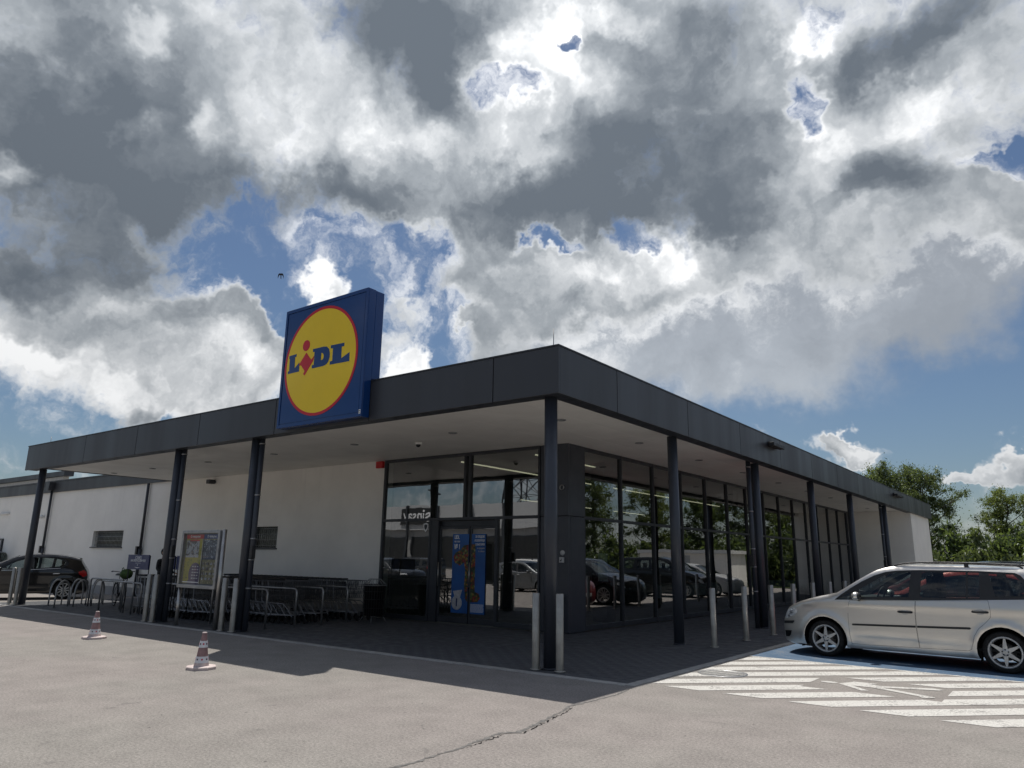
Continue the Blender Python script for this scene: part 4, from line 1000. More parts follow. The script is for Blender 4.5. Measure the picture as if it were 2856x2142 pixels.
# ------------------------------------------------------------------ swallow
mat('feather_dark', (.012, .014, .018), .6)
bd = thing('swallow', (-1290.0 * .0157, 870.1 * .0157, 588.3 * .0157 + 1.6), 'small dark swallow gliding before the white cloud', 'bird')
body = MB()
prof = [(0.0005, -.085), (.010, -.07), (.017, -.04), (.019, 0), (.015, .03), (.011, .05), (.010, .065), (.0005, .082)]
U = Vector((.8, .6, 0)); V_ = Vector((0.10, -.14, .98))      # across and along
vs = []
for r_, h in prof:
    for k in range(8):
        a = k * math.pi / 4; q = V_ * h + U * (r_ * math.cos(a)) + U.cross(V_) * (r_ * math.sin(a)); vs.append(tuple(q))
body.add(vs, [(i * 8 + k, i * 8 + (k + 1) % 8, (i + 1) * 8 + (k + 1) % 8, (i + 1) * 8 + k) for i in range(7) for k in range(8)], True).build('body', 'feather_dark', bd)
Nn = U.cross(V_)
for s in (-1, 1):
    P = [(0, .055), (.05, .065), (.085, .03), (.10, -.05), (.095, -.13), (.075, -.05), (.045, .0), (0, .005)]
    w = [U * (s * x) + V_ * y + Nn * (.02 * x / .1) for x, y in P]; m = MB().add([tuple(q) for q in w] + [tuple(q + Nn * .003) for q in w], [tuple(range(8)), tuple(range(15, 7, -1))] + [(i, (i + 1) % 8, 8 + (i + 1) % 8, 8 + i) for i in range(8)])
    m.build('wing', 'feather_dark', bd)
for s in (-1, 1):
    w = [U * x + V_ * y for x, y in ((0, -.06), (s * .012, -.065), (s * .034, -.15), (s * .006, -.10))]
    MB().add([tuple(q) for q in w] + [tuple(q + Nn * .002) for q in w], [(0, 1, 2, 3), (7, 6, 5, 4), (0, 1, 5, 4), (1, 2, 6, 5), (2, 3, 7, 6), (3, 0, 4, 7)]).build('tail', 'feather_dark', bd)

# ------------------------------------------------------------------ cars
def car_paint(name, col, metal=.55, rough=.34, dirt=.16):
    m, T, b = principled(name, col, rough, metal, .5, coat=.7)
    v = T.node('ShaderNodeTexCoord').outputs['Object']
    dust = T.mapr(T.noise(v, 3.5, 5, .65)['Fac'],   .35, .7, 0, dirt)
    T.put(b.inputs['Base Color'], T.mix(dust, (*col, 1), (.20, .185, .165, 1)))
    T.put(b.inputs['Roughness'], T.mapr(T.noise(v, 7, 4, .6)['Fac'], .3, .7, rough * .9, rough * 1.15))
    return name
car_paint('paint_silver', (.62, .60, .565), .80, .31, .015); car_paint('paint_black', (.003, .003, .004), .0, .16, .0); car_paint('paint_red', (.40, .030, .018), .2, .3)
car_paint('paint_navy', (.008, .010, .016), .1, .25, .02); car_paint('paint_grey', (.13, .14, .15), .5, .3); car_paint('paint_white', (.68, .68, .67), .0, .3); car_paint('paint_maroon', (.14, .012, .016), .3, .3)
mat('tyre', (.014, .014, .014), .8, spec=.3, var=.3, scale=20); mat('alloy', (.50, .50, .49), .38, .6, var=.12, scale=12); mat('brake_disc', (.22, .21, .20), .45, .8)
mat('car_trim', (.018, .019, .021), .5, var=.15); mat('car_inside', (.020, .021, .023), .8, var=.15); mat('seat_cloth', (.030, .032, .036), .9, var=.2)
mat('lamp_shell', (.80, .81, .83), .16, .35); mat('tail_red', (.42, .012, .012), .15, coat=.8); mat('plate_white', (.70, .70, .68), .4)
glass('lamp_glass_clear', (.9, .92, .93), 1.5, 1.4)

def resample(L, sp, closed):
    out = []
    n = len(L)
    for i in range(n if closed else n - 1):
        a, b = L[i], L[(i + 1) % n]; k = max(1, int(math.ceil(math.dist(a, b) / sp)))
        for j in range(k): t = j / k; out.append((a[0] + (b[0] - a[0]) * t, a[1] + (b[1] - a[1]) * t))
    if not closed: out.append(L[-1])
    return out
def smooth_path(L, n=4):
    """Catmull-Rom through the points"""
    out = []
    for i in range(len(L) - 1):
        p0, p1, p2, p3 = L[max(i - 1, 0)], L[i], L[i + 1], L[min(i + 2, len(L) - 1)]
        for k in range(n):
            t = k / n
            out.append(tuple(.5 * (2 * p1[c] + (p2[c] - p0[c]) * t + (2 * p0[c] - 5 * p1[c] + 4 * p2[c] - p3[c]) * t * t + (3 * p1[c] - p0[c] - 3 * p2[c] + p3[c]) * t ** 3) for c in (0, 1)))
    out.append(L[-1]); return out
def inside_np(P, L):
    c = np.zeros(len(P), bool); L = np.array(L)
    for i in range(len(L)):
        x1, z1 = L[i]; x2, z2 = L[i - 1]
        if z1 == z2: continue
        hit = ((z1 > P[:, 1]) != (z2 > P[:, 1])) & (P[:, 0] < (x2 - x1) * (P[:, 1] - z1) / (z2 - z1) + x1)
        c ^= hit
    return c
def patch(outer, holes, sp):
    """triangulated flat patch with holes and an even inner grid"""
    loops = [resample(outer, sp, True)] + [resample(h, sp, True) for h in holes]
    pts = []; edges = []
    for L in loops:
        o = len(pts); pts += L; edges += [(o + i, o + (i + 1) % len(L)) for i in range(len(L))]
    B = np.array(pts)
    lo, hi = B.min(0), B.max(0)
    gx, gz = np.meshgrid(np.arange(lo[0] + sp / 2, hi[0], sp), np.arange(lo[1] + sp / 2, hi[1], sp))
    gx = gx + (np.arange(gx.shape[0]) % 2)[:, None] * sp * .5
    Gp = np.stack([gx.ravel(), gz.ravel()], 1)
    ok = inside_np(Gp, loops[0])
    for h in loops[1:]: ok &= ~inside_np(Gp, h)
    Gp = Gp[ok]
    if len(Gp):
        dmin = np.full(len(Gp), 9.0)
        for k in range(0, len(B), 64): dmin = np.minimum(dmin, np.sqrt(((Gp[:, None] - B[None, k:k + 64]) ** 2).sum(2)).min(1))
        Gp = Gp[dmin > sp * .5]
    V = [Vector(p) for p in pts] + [Vector((float(a), float(b))) for a, b in Gp]
    vs, es, fs, *_ = delaunay_2d_cdt(V, edges, [], 0, 1e-6)
    C_ = np.array([[sum(vs[i].x for i in f) / len(f), sum(vs[i].y for i in f) / len(f)] for f in fs])
    ok = inside_np(C_, loops[0])
    for h in loops[1:]: ok &= ~inside_np(C_, h)
    return [(v.x, v.y) for v in vs], [tuple(f) for f, k in zip(fs, ok) if k]
def inset(L, d):
    n = len(L); A = sum(L[i - 1][0] * L[i][1] - L[i][0] * L[i - 1][1] for i in range(n)); s = 1 if A > 0 else -1; out = []
    for i in range(n):
        p, q, r = L[i - 1], L[i], L[(i + 1) % n]
        def nrm(a, b): l = math.dist(a, b) or 1; return (-(b[1] - a[1]) / l * s, (b[0] - a[0]) / l * s)
        n1, n2 = nrm(p, q), nrm(q, r); m = (n1[0] + n2[0], n1[1] + n2[1]); l = math.hypot(*m) or 1; k = min(2.0, 1 / max(.35, (n1[0] * m[0] + n1[1] * m[1]) / l))
        out.append((q[0] + m[0] / l * d * k, q[1] + m[1] / l * d * k))
    return out

def make_car(name, P, paint, sp=.07, detail=True):
    """car in its own frame: x from the front axle backwards, near side at -y, z up"""
    t = thing(name, (0, 0, 0), 'car', 'car')
    W = P['half']; wb = P['wb']; R_t, R_r = P['tyre'], P['rim']; belt = P['belt']; s0, s1 = P['nose'], P['tail']; ra = P['arch']
    top = []                                              # body outline, front bottom -> over the roof -> rear bottom
    segs = []
    for n_, m_, pts in P['path']:
        q = smooth_path(pts, 4) if len(pts) > 2 else list(pts)
        segs.append((n_, m_, q)); top += q if not top else q[1:]
    tx = np.array([p[0] for p in top]); tz = np.array([p[1] for p in top])
    gs = np.arange(s0 - .1, s1 + .1, .01); gz = np.array([tz[np.abs(tx - q_) < .12].max() if (np.abs(tx - q_) < .12).any() else 1.0 for q_ in gs])
    gz = np.convolve(np.pad(gz, 8, 'edge'), np.ones(17) / 17, 'valid')
    def Y(s, z):
        zt_ = float(np.interp(s, gs, gz))
        f_ = max(0, 1 - (s - s0) / .75); r_ = max(0, 1 - (s1 - s) / .65)
        y = W * (1 - P.get('fr', .25) * f_ ** 2.4 - P.get('rr', .16) * r_ ** 2.4)
        if z > belt: y -= P.get('tumble', .26) * (z - belt) + .10 * (z - belt) ** 2
        y -= .75 * max(0, .42 - z) ** 2
        y += .010 * math.exp(-((z - belt + .10) / .05) ** 2)
        y -= .016 * math.exp(-((z - P.get('crease', .34)) / .075) ** 2) * max(0, 1 - (abs(s - wb / 2) / (wb / 2 - .30)) ** 6)
        for wx in (0, wb):
            d = math.hypot(s - wx, z - R_t)
            y += .020 * math.exp(-((d - ra - .03) / .055) ** 2)
        e = zt_ - z
        if e < .10: y -= .055 * (1 - max(e, 0) / .10) ** 2
        return y
    # lower edge with the wheel arches
    sill = P['sill']
    def arc(wx):
        dz = R_t - sill; dx = math.sqrt(max(ra * ra - dz * dz, .01)); a0 = math.atan2(-dz, dx); N = 18
        return [(wx + ra * math.cos(a0 + (math.pi - 2 * a0) * i / N), R_t + ra * math.sin(a0 + (math.pi - 2 * a0) * i / N)) for i in range(N + 1)]
    outline = top + arc(wb) + arc(0)
    dlo = P['dlo']; doors = P['doors']
    def side(vs, tr, off=0.0):
        m = MB(); m.add([(x, -(Y(x, z) + off), z) for x, z in vs], tr, True); return m
    def both(poly, holes, off, nm, material, parent=t, s_=sp, thick=False):
        vs, tr = patch(poly, holes, s_); res = []; h_ = .02
        NR = [((Y(x + h_, z) - Y(x - h_, z)) / (2 * h_), (Y(x, z + h_) - Y(x, z - h_)) / (2 * h_)) for x, z in vs]
        NR = [(a_ / math.sqrt(1 + a_ * a_ + b_ * b_), b_ / math.sqrt(1 + a_ * a_ + b_ * b_)) for a_, b_ in NR]
        for sg_ in (-1, 1):
            m = MB(); m.add([(x, sg_ * (Y(x, z) + off), z) for x, z in vs], [f if sg_ < 0 else f[::-1] for f in tr], True)
            o_ = m.build(nm, material, parent); res.append(o_)
            o_.data.normals_split_custom_set_from_vertices([Vector((-q_[0], sg_ * math.sqrt(max(0, 1 - q_[0] ** 2 - q_[1] ** 2)), -q_[1])) for q_ in NR])
        return res
    both(outline, [dlo] + doors, 0, 'body_side', paint)
    for d in doors: both(inset(d, .0045), [], 0, 'door', paint)
    c0_, c1_ = .43, wb - .10
    vs, tr = patch([(c0_, .27), (wb - .47, .27), (wb - .44, .55), (c1_, .86), (c1_, belt - .02), (c0_, belt - .05)], [], .07)
    for sg_ in (-1, 1): MB().add([(x, sg_ * (Y(x, z) - .04), z) for x, z in vs], tr, True).build('door_lining', 'car_inside', t)
    both(inset(dlo, .002), P['windows'], -.006, 'window_surround', 'car_trim')
    for w in P['windows']: both(inset(w, .001), [], -.010, 'window', 'car_glass', s_=.15)
    # skin across the car
    for n_, m_, q in segs:
        m_ = paint if m_ == 'PAINT' else m_; NV = 12; vs = []; n = len(q)
        for i, (s, z) in enumerate(q):
            a, b = q[max(i - 1, 0)], q[min(i + 1, n - 1)]; l = math.dist(a, b) or 1; nx, nz = -(b[1] - a[1]) / l, (b[0] - a[0]) / l
            ye = Y(s, z); bul = P['bulge'].get(n_, .03)
            for k in range(NV + 1):
                v = -1 + 2 * k / NV; c = 1 - v * v
                vs.append((s + nx * bul * c, ye * v, z + nz * bul * c))
        fs = [(i * (NV + 1) + k, i * (NV + 1) + k + 1, (i + 1) * (NV + 1) + k + 1, (i + 1) * (NV + 1) + k) for i in range(n - 1) for k in range(NV)]
        MB().add(vs, fs, True).build(n_, m_, t)
    # underbody and wheel wells
    MB().box(s0 + .25, -W + .16, sill + .02, s1 - .2, W - .16, sill + .10).build('floor_pan', 'car_inside', t)
    for wx in (0, wb):
        for sg_ in (-1, 1):
            A = arc(wx); n = len(A); m = MB()
            m.add([(x, sg_ * (Y(x, z) - .004), z) for x, z in A] + [(x, sg_ * (W - .34), z) for x, z in A], [(i, i + 1, n + i + 1, n + i) for i in range(n - 1)], True)
            m.add([(x, sg_ * (W - .34), z) for x, z in A], [tuple(range(n))]); m.build('wheel_well', 'dark_cavity', t)
    # wheels
    hub = MB().lathe([(.0001, .05), (.13, .05), (.13, .03), (.0001, .03)], 'Y', n=20).mesh('wheel', 'brake_disc')
    ty = MB().lathe([(R_r - .012, -.095), (R_r + .02, -.103), (R_t - .03, -.105), (R_t - .008, -.088), (R_t, -.06), (R_t, .06), (R_t - .008, .088), (R_t - .03, .10), (R_r, .10)], 'Y', n=40)
    for k in range(48):
        a = 2 * math.pi * k / 48
    tyre_me = ty.mesh('tyre', 'tyre')
    rm = MB().lathe([(R_r + .004, -.096), (R_r + .008, -.105), (R_r - .012, -.107), (R_r - .022, -.092), (R_r - .03, -.03), (R_r - .03, .09)], 'Y', n=40)
    ns = P['spokes']; hr = .062
    rm.lathe([(.0001, -.100), (.030, -.100), (hr, -.092), (hr, -.06)], 'Y', n=20)
    for k in range(ns):
        a = 2 * math.pi * k / ns + P.get('spoke0', .5); c, sn = math.cos(a), math.sin(a); w0, w1 = P['spw']
        def q(r_, w, y): return (c * r_ - sn * w, y, sn * r_ + c * w)
        ro = R_r - .018
        pts = [q(hr * .75, -w0, -.094), q(hr * .75, w0, -.094), q(ro, w1, -.090), q(ro, -w1, -.090), q(hr * .75, -w0, -.062), q(hr * .75, w0, -.062), q(ro, w1, -.06), q(ro, -w1, -.06)]
        rm.add(pts, [(0, 1, 2, 3), (0, 4, 5, 1), (1, 5, 6, 2), (3, 2, 6, 7), (0, 3, 7, 4)])
    rim_me = rm.mesh('rim', 'alloy')
    nut = MB()
    for k in range(5):
        a = 2 * math.pi * k / 5 + .3; nut.lathe([(.0001, -.103), (.011, -.103), (.011, -.093)], 'Y', (.042 * math.cos(a), 0, .042 * math.sin(a)), 8)
    nut_me = nut.mesh('wheel_nuts', 'car_trim')
    for wx in (0, wb):
        for sg_ in (-1, 1):
            w = put('wheel', hub, t, (wx, sg_ * (W - .118), R_t))
            if sg_ > 0: w.rotation_euler.z = math.pi
            put('tyre', tyre_me, w); put('rim', rim_me, w); put('wheel_nuts', nut_me, w)
    # cabin
    if P.get('cabin', True):
        cab = MB().box(P['dash'] - .05, -W + .2, .62, P['dash'] + .32, W - .2, belt + .02); cab.build('dashboard', 'car_inside', t, bevel=.05)
        sw = P['dash'] + .42
        MB().tube([(sw + .06 * math.cos(a), -.36 + .185 * math.sin(a), belt + .02 + .17 * math.cos(a)) for a in [i * math.pi / 10 for i in range(20)]], .014, 6, closed=True).tube([(sw - .15, -.36, belt - .08), (sw, -.36, belt + .02)], .025, 8).build('steering_wheel', 'car_inside', t)
        for row, x in enumerate(P['seats']):
            for sg_ in (-.36, .36):
                seat = MB()
                prof = [(x - .10, .50), (x + .42, .44), (x + .50, .50), (x + .72, belt + .16), (x + .66, belt + .20), (x + .58, belt + .12), (x + .36, .60), (x - .06, .64)]
                seat.prism([(a, b) for a, b in prof], sg_ - .25, sg_ + .25)
                so_ = seat.build('seat', 'seat_cloth', t, bevel=.03)
                MB().box(x + .62, sg_ - .13, belt + .19, x + .72, sg_ + .13, belt + .40).build('headrest', 'seat_cloth', so_, bevel=.03)
        MB().box(P['cav'][0], -W + .12, .30, P['cav'][1], W - .12, .34).build('cabin_floor', 'car_inside', t)
    for nm, material, poly, off in P.get('decals', []):
        for o in both(poly, [], off, nm, material, s_=.05): pass
    return t, Y, both

TOUR = dict(half=.90, wb=2.705, tyre=.312, rim=.228, belt=1.03, nose=-.80, tail=3.50, arch=.375, sill=.185, crease=.345, spokes=6, spw=(.034, .013), cav=(.1, 3.1), dash=.42, seats=(1.0, 1.95), fr=.20, rr=.12, tumble=.24,
  path=[('front_bumper', 'PAINT', [(-.44, .185), (-.62, .188), (-.765, .215), (-.79, .28), (-.80, .42), (-.795, .54), (-.775, .61)]),
        ('bonnet_front', 'PAINT', [(-.775, .61), (-.727, .705), (-.688, .765), (-.655, .805)]),
        ('bonnet', 'PAINT', [(-.655, .805), (-.539, .876), (-.29, .966), (-.027, 1.035), (.227, 1.088)]),
        ('windscreen', 'car_glass', [(.227, 1.088), (.407, 1.198), (.605, 1.326), (.798, 1.443), (.93, 1.513)]),
        ('roof', 'PAINT', [(.93, 1.513), (1.096, 1.561), (1.273, 1.588), (1.514, 1.600), (2.007, 1.602), (2.475, 1.592), (2.99, 1.574), (3.16, 1.560), (3.28, 1.535)]),
        ('rear_window', 'car_glass', [(3.28, 1.535), (3.35, 1.38), (3.41, 1.20), (3.44, 1.08)]),
        ('tailgate', 'PAINT', [(3.44, 1.08), (3.465, .90), (3.47, .70), (3.47, .60)]),
        ('rear_bumper', 'PAINT', [(3.47, .60), (3.50, .55), (3.50, .40), (3.46, .25), (3.30, .20), (3.11, .19)])],
  bulge=dict(front_bumper=.10, bonnet_front=.10, bonnet=.035, windscreen=.05, roof=.03, rear_window=.05, tailgate=.06, rear_bumper=.07),
  dlo=[(.214, .985), (.321, 1.072), (.481, 1.186), (.677, 1.310), (.886, 1.419), (1.07, 1.482), (1.248, 1.510), (1.59, 1.526), (2.0, 1.529), (2.467, 1.527), (2.617, 1.522), (2.954, 1.510), (3.03, 1.47), (3.12, 1.34), (3.19, 1.16), (3.17, 1.118), (2.566, 1.086), (1.522, 1.032)],
  windows=[[(.275, .997), (.478, 1.122), (.470, 1.000)],
           [(.600, 1.052), (.640, 1.178), (.876, 1.316), (1.065, 1.432), (1.245, 1.482), (1.470, 1.487), (1.420, 1.080)],
           [(1.590, 1.085), (1.640, 1.492), (2.285, 1.502), (2.262, 1.10)],
           [(2.292, 1.103), (2.315, 1.502), (2.468, 1.498), (2.452, 1.11)],
           [(2.60, 1.485), (2.93, 1.482), (3.01, 1.40), (3.09, 1.25), (3.10, 1.165), (2.67, 1.145)]],
  doors=[[(.468, .985), (.428, .84), (.420, .69), (.424, .432), (.445, .255), (1.508, .275), (1.495, .616), (1.500, .826), (1.522, 1.026)],
         [(1.526, 1.026), (1.504, .826), (1.499, .616), (1.512, .275), (2.21, .293), (2.259, .318), (2.289, .403), (2.32, .522), (2.395, .643), (2.495, .733), (2.572, .821), (2.584, .921), (2.566, 1.078)]],
  decals=[('side_moulding', 'car_trim', [(.492, .597), (1.49, .628), (1.49, .595), (.489, .566), (.478, .58)], .014), ('side_moulding', 'car_trim', [(1.512, .629), (2.27, .655), (2.29, .640), (2.27, .622), (1.512, .596)], .014),
          ('bumper_strip', 'car_trim', [(-.785, .560), (-.565, .580), (-.560, .565), (-.592, .528), (-.790, .512)], .010), ('fog_grille', 'dark_cavity', [(-.782, .390), (-.630, .398), (-.665, .315), (-.70, .285), (-.779, .278)], .004),
          ('headlight', 'lamp_shell', [(-.752, .606), (-.750, .65), (-.692, .750), (-.617, .794), (-.514, .799), (-.478, .772), (-.49, .726), (-.576, .662), (-.703, .610)], .002),
          ('headlight_lens', 'lamp_glass_clear', [(-.756, .602), (-.754, .652), (-.695, .755), (-.617, .799), (-.512, .804), (-.472, .773), (-.486, .722), (-.576, .657), (-.703, .605)], .016),
          ('tail_light', 'tail_red', [(3.20, 1.10), (3.42, 1.11), (3.45, .86), (3.30, .84), (3.18, .95)], .006)])
HATCH = dict(half=.88, wb=2.60, tyre=.315, rim=.225, belt=.985, nose=-.90, tail=3.34, arch=.365, sill=.20, crease=.36, spokes=10, spw=(.014, .016), cav=(.1, 2.9), dash=.45, seats=(.95, 1.8), fr=.24, rr=.20, tumble=.30,
  path=[('front_bumper', 'PAINT', [(-.44, .20), (-.70, .205), (-.86, .24), (-.90, .36), (-.90, .52), (-.87, .62)]), ('bonnet_front', 'PAINT', [(-.87, .62), (-.82, .71), (-.76, .76)]),
        ('bonnet', 'PAINT', [(-.76, .76), (-.50, .86), (-.15, .945), (.15, .99), (.32, 1.01)]), ('windscreen', 'car_glass', [(.32, 1.01), (.60, 1.17), (.90, 1.33), (1.12, 1.425)]),
        ('roof', 'PAINT', [(1.12, 1.425), (1.40, 1.485), (1.75, 1.51), (2.20, 1.50), (2.60, 1.455), (2.88, 1.405), (2.96, 1.385)]), ('rear_window', 'car_glass', [(2.96, 1.385), (3.06, 1.22), (3.17, 1.05)]),
        ('tailgate', 'PAINT', [(3.17, 1.05), (3.24, .94), (3.28, .78), (3.27, .66)]), ('rear_bumper', 'PAINT', [(3.27, .66), (3.33, .60), (3.34, .45), (3.30, .28), (3.12, .22), (2.97, .20)])],
  bulge=dict(front_bumper=.11, bonnet_front=.10, bonnet=.04, windscreen=.05, roof=.035, rear_window=.06, tailgate=.07, rear_bumper=.08),
  dlo=[(.42, .965), (.70, 1.12), (.98, 1.27), (1.24, 1.375), (1.55, 1.425), (1.95, 1.43), (2.30, 1.405), (2.56, 1.34), (2.66, 1.24), (2.60, 1.12), (2.44, 1.05), (1.40, .985)],
  windows=[[(.66, 1.00), (.74, 1.09), (1.00, 1.235), (1.26, 1.335), (1.50, 1.385), (1.46, 1.01)], [(1.58, 1.015), (1.60, 1.395), (1.95, 1.395), (2.18, 1.375), (2.14, 1.06)], [(2.20, 1.07), (2.235, 1.368), (2.40, 1.335), (2.55, 1.25), (2.52, 1.14), (2.42, 1.085)]],
  doors=[[(.46, .955), (.42, .80), (.43, .45), (.46, .29), (1.46, .29), (1.47, .60), (1.49, .98)], [(1.50, .98), (1.48, .60), (1.47, .29), (2.08, .29), (2.20, .45), (2.30, .66), (2.40, .80), (2.44, .90), (2.42, 1.04)]],
  decals=[('belt_trim', 'lamp_shell', [(.45, .972), (1.40, .992), (2.42, 1.057), (2.42, 1.043), (1.40, .978), (.45, .958)], .010), ('headlight', 'lamp_shell', [(-.84, .64), (-.78, .74), (-.55, .80), (-.40, .79), (-.50, .70), (-.70, .63)], .004),
          ('tail_light', 'tail_red', [(2.98, .93), (3.14, .985), (3.22, .93), (3.25, .80), (3.14, .75), (3.00, .86)], .010)])
def stretch(P, kx, kz, **over):
    """a longer or taller car of the same family"""
    Q = dict(P)
    def S(p): return (p[0] * kx, P['tyre'] + (p[1] - P['tyre']) * kz if p[1] > P['tyre'] else p[1])
    Q['path'] = [(n_, m_, [S(p) for p in q]) for n_, m_, q in P['path']]
    for k in ('dlo',): Q[k] = [S(p) for p in P[k]]
    for k in ('windows', 'doors'): Q[k] = [[S(p) for p in w] for w in P[k]]
    Q['decals'] = [(a, b, [S(p) for p in c], d) for a, b, c, d in P['decals']]
    for k in ('wb', 'nose', 'tail', 'dash'): Q[k] = P[k] * kx
    Q['belt'] = P['tyre'] + (P['belt'] - P['tyre']) * kz; Q['cav'] = (P['cav'][0] * kx, P['cav'][1] * kx); Q['seats'] = tuple(s * kx for s in P['seats'])
    Q.update(over); return Q

# the silver people carrier
t, Yt, both = make_car('people_carrier', TOUR, 'paint_silver', .055)
silver = t
for (a, b, zc) in ((1.245, 1.455, .836), (2.335, 2.545, .897)):        # door handles
    for sg_ in (-1, 1):
        h = MB(); y = lambda x: sg_ * (Yt(x, zc) + .032)
        h.tube([(a, sg_ * (Yt(a, zc) + .004), zc), (a + .025, y(a), zc), (b - .025, y(b), zc), (b, sg_ * (Yt(b, zc) + .004), zc)], .017, 8).build('door_handle', 'car_trim', t)
        cup = MB(); xm = (a + b) / 2
        cup.add([(xm + .065 * math.cos(i * math.pi / 8), sg_ * (Yt(xm, zc) + .003), zc + .045 * math.sin(i * math.pi / 8)) for i in range(16)], [tuple(range(16))]).build('handle_cup', 'alloy', t)
for sg_ in (-1, 1):
    y0 = sg_ * (Yt(.62, 1.0) - .02)
    mir = MB().sphere((.62, y0 + sg_ * .13, 1.065), .10, 16, 10, (.78, 1.0, .72)).build('mirror', 'paint_silver', t)
    MB().tube([(.62, y0, 1.0), (.63, y0 + sg_ * .08, 1.02)], .03, 8).build('mirror_arm', 'car_trim', mir)
    MB().sphere((.655, y0 + sg_ * .13, 1.066), .088, 14, 8, (.55, 1.0, .70)).build('mirror_face', 'car_trim', mir)
    rl = [(1.149, 1.572), (1.311, 1.622), (1.603, 1.650), (2.281, 1.652), (2.78, 1.640), (2.981, 1.618), (3.06, 1.575)]
    yy = lambda x, z_: sg_ * (Yt(x, 1.55) - .05)
    ra_ = MB().tube([(x, yy(x, z_), z_) for x, z_ in smooth_path(rl, 3)], .014, 8).build('roof_rail', 'car_trim', t)
    MB().box(2.26, yy(2.28, 0) - .015, 1.585, 2.32, yy(2.28, 0) + .015, 1.645).build('rail_foot', 'car_trim', ra_)
MB().tube([(2.9, 0, 1.60), (3.05, 0, 1.78)], .006, 6).build('aerial', 'car_trim', t)
for x in (-.25, wb_ := 2.705 - .38): MB().box(x - .22 if x < 0 else x + .02, -.78, .14, x - .20 if x < 0 else x + .04, -.66, .34).build('mud_flap', 'black_rubber', t)
MB().box(.30, -.46, .99, .40, -.42, 1.03).box(.9, .2, .99, 1.0, .3, 1.06).build('dash_clutter', 'print_white', t)
pl_p = MB().box(-.905, -.26, .40, -.895, .26, .51).build('number_plate', 'plate_white', t)
MB().box(1.6, -.30, .15, 1.9, .1, .20).build('exhaust', 'galv', t)
for sg_ in (-1, 1):
    for x, z_, r_ in ((-.60, .735, .040), (-.655, .665, .034)): MB().sphere((x, sg_ * (Yt(x, z_) + .004), z_), r_, 12, 8, (1, .35, 1)).build('lamp_bowl', 'chrome_wire', t)
CAR_ROT = math.radians(-4.86)
silver.location = (-3.725 + .80 * math.sin(math.radians(4.86)), 14.42 + .78, 0); silver.rotation_euler.z = CAR_ROT
tag(silver, 'silver people carrier with roof rails and six spoke wheels on the blue bay', 'car')

# the black hatchback on the left, seen behind the bicycle hoops
t, Yh, _ = make_car('hatchback', HATCH, 'paint_black', .075); black = t
MB().prism([(2.80, 1.43), (3.05, 1.385), (3.03, 1.365), (2.82, 1.395)], -.52, .52).build('roof_spoiler', 'paint_black', t)
for x in (1.30, 2.22):
    for sg_ in (-1, 1): MB().tube([(x, sg_ * (Yh(x, .86) + .004), .86), (x + .02, sg_ * (Yh(x, .86) + .03), .862), (x + .18, sg_ * (Yh(x + .2, .86) + .03), .868), (x + .20, sg_ * (Yh(x + .2, .86) + .004), .868)], .013, 8).build('door_handle', 'lamp_shell', t)
for sg_ in (-1, 1):
    y0 = sg_ * (Yh(.66, .97) - .02); mir = MB().sphere((.66, y0 + sg_ * .12, 1.02), .095, 14, 8, (.75, 1.0, .68)).build('mirror', 'paint_black', t)
MB().tube([(2.62, 0, 1.45), (2.70, 0, 1.55)], .006, 6).sphere((2.62, 0, 1.475), .03, 8, 6).build('aerial', 'lamp_shell', t)
black.location = (-30.16, 9.6, 0); black.rotation_euler.z = math.radians(67)
tag(black, 'black hatchback parked left behind the bicycle hoops and column', 'car')

def recolour(root, mapping):
    for o in [root] + list(root.children_recursive):
        for sl_ in o.material_slots:
            n_ = sl_.material.name if sl_.material else None
            if n_ in mapping: sl_.link = 'OBJECT'; sl_.material = MATS[mapping[n_]]
def clone(src, name, loc, rz, paint, base, label, group='cars parked nose in along the side pavement'):
    c = copy_tree(src); c.name = name; c.location = loc; c.rotation_euler = (0, 0, rz)
    recolour(c, {base: paint}); tag(c, label, 'car', group)
    return c
G2 = 'cars parked in the lot mirrored in the entrance glass'
suv, _, _ = make_car('off_roader', stretch(TOUR, 1.10, 1.07, tyre=.36, rim=.26, arch=.43, half=.97, spokes=10, spw=(.016, .018)), 'paint_navy', .12)
van, _, _ = make_car('delivery_van', stretch(TOUR, 1.04, 1.14, half=.92), 'paint_black', .12)
suv.location = (-4.35, 25.3, 0); tag(suv, 'big dark off-roader mirrored in the side glazing, nose to the kerb', 'car', 'cars parked nose in along the side pavement')
van.location = (-4.1, 33.2, 0); tag(van, 'tall black van mirrored in the side glazing beyond the dark off-roader', 'car', 'cars parked nose in along the side pavement')
clone(black, 'hatchback', (-3.45, 18.75, 0), math.radians(-1), 'paint_red', 'paint_black', 'orange red hatchback seen through the silver car windows')
clone(silver, 'estate_car', (-4.0, 22.3, 0), math.radians(1), 'paint_maroon', 'paint_silver', 'dark red car mirrored at the left end of the side glazing')
clone(black, 'hatchback', (-2.2, 29.2, 0), math.radians(-1), 'paint_grey', 'paint_black', 'grey car mirrored in the side glazing between off-roader and van')
clone(black, 'hatchback', (-4.1, 36.6, 0), 0, 'paint_white', 'paint_black', 'white hatchback mirrored in the side glazing beyond the black van')
clone(silver, 'estate_car', (1.6, 21.8, 0), math.pi, 'paint_white', 'paint_silver', 'white estate car behind the roof of the silver people carrier')
clone(black, 'hatchback', (-20.8, -2.3, 0), math.pi + .08, 'paint_grey', 'paint_black', 'dark grey car mirrored low in the pane right of the door', G2)
clone(silver, 'estate_car', (-25.9, -5.2, 0), -.05, 'paint_white', 'paint_silver', 'white estate car mirrored in the pane left of the door', G2)
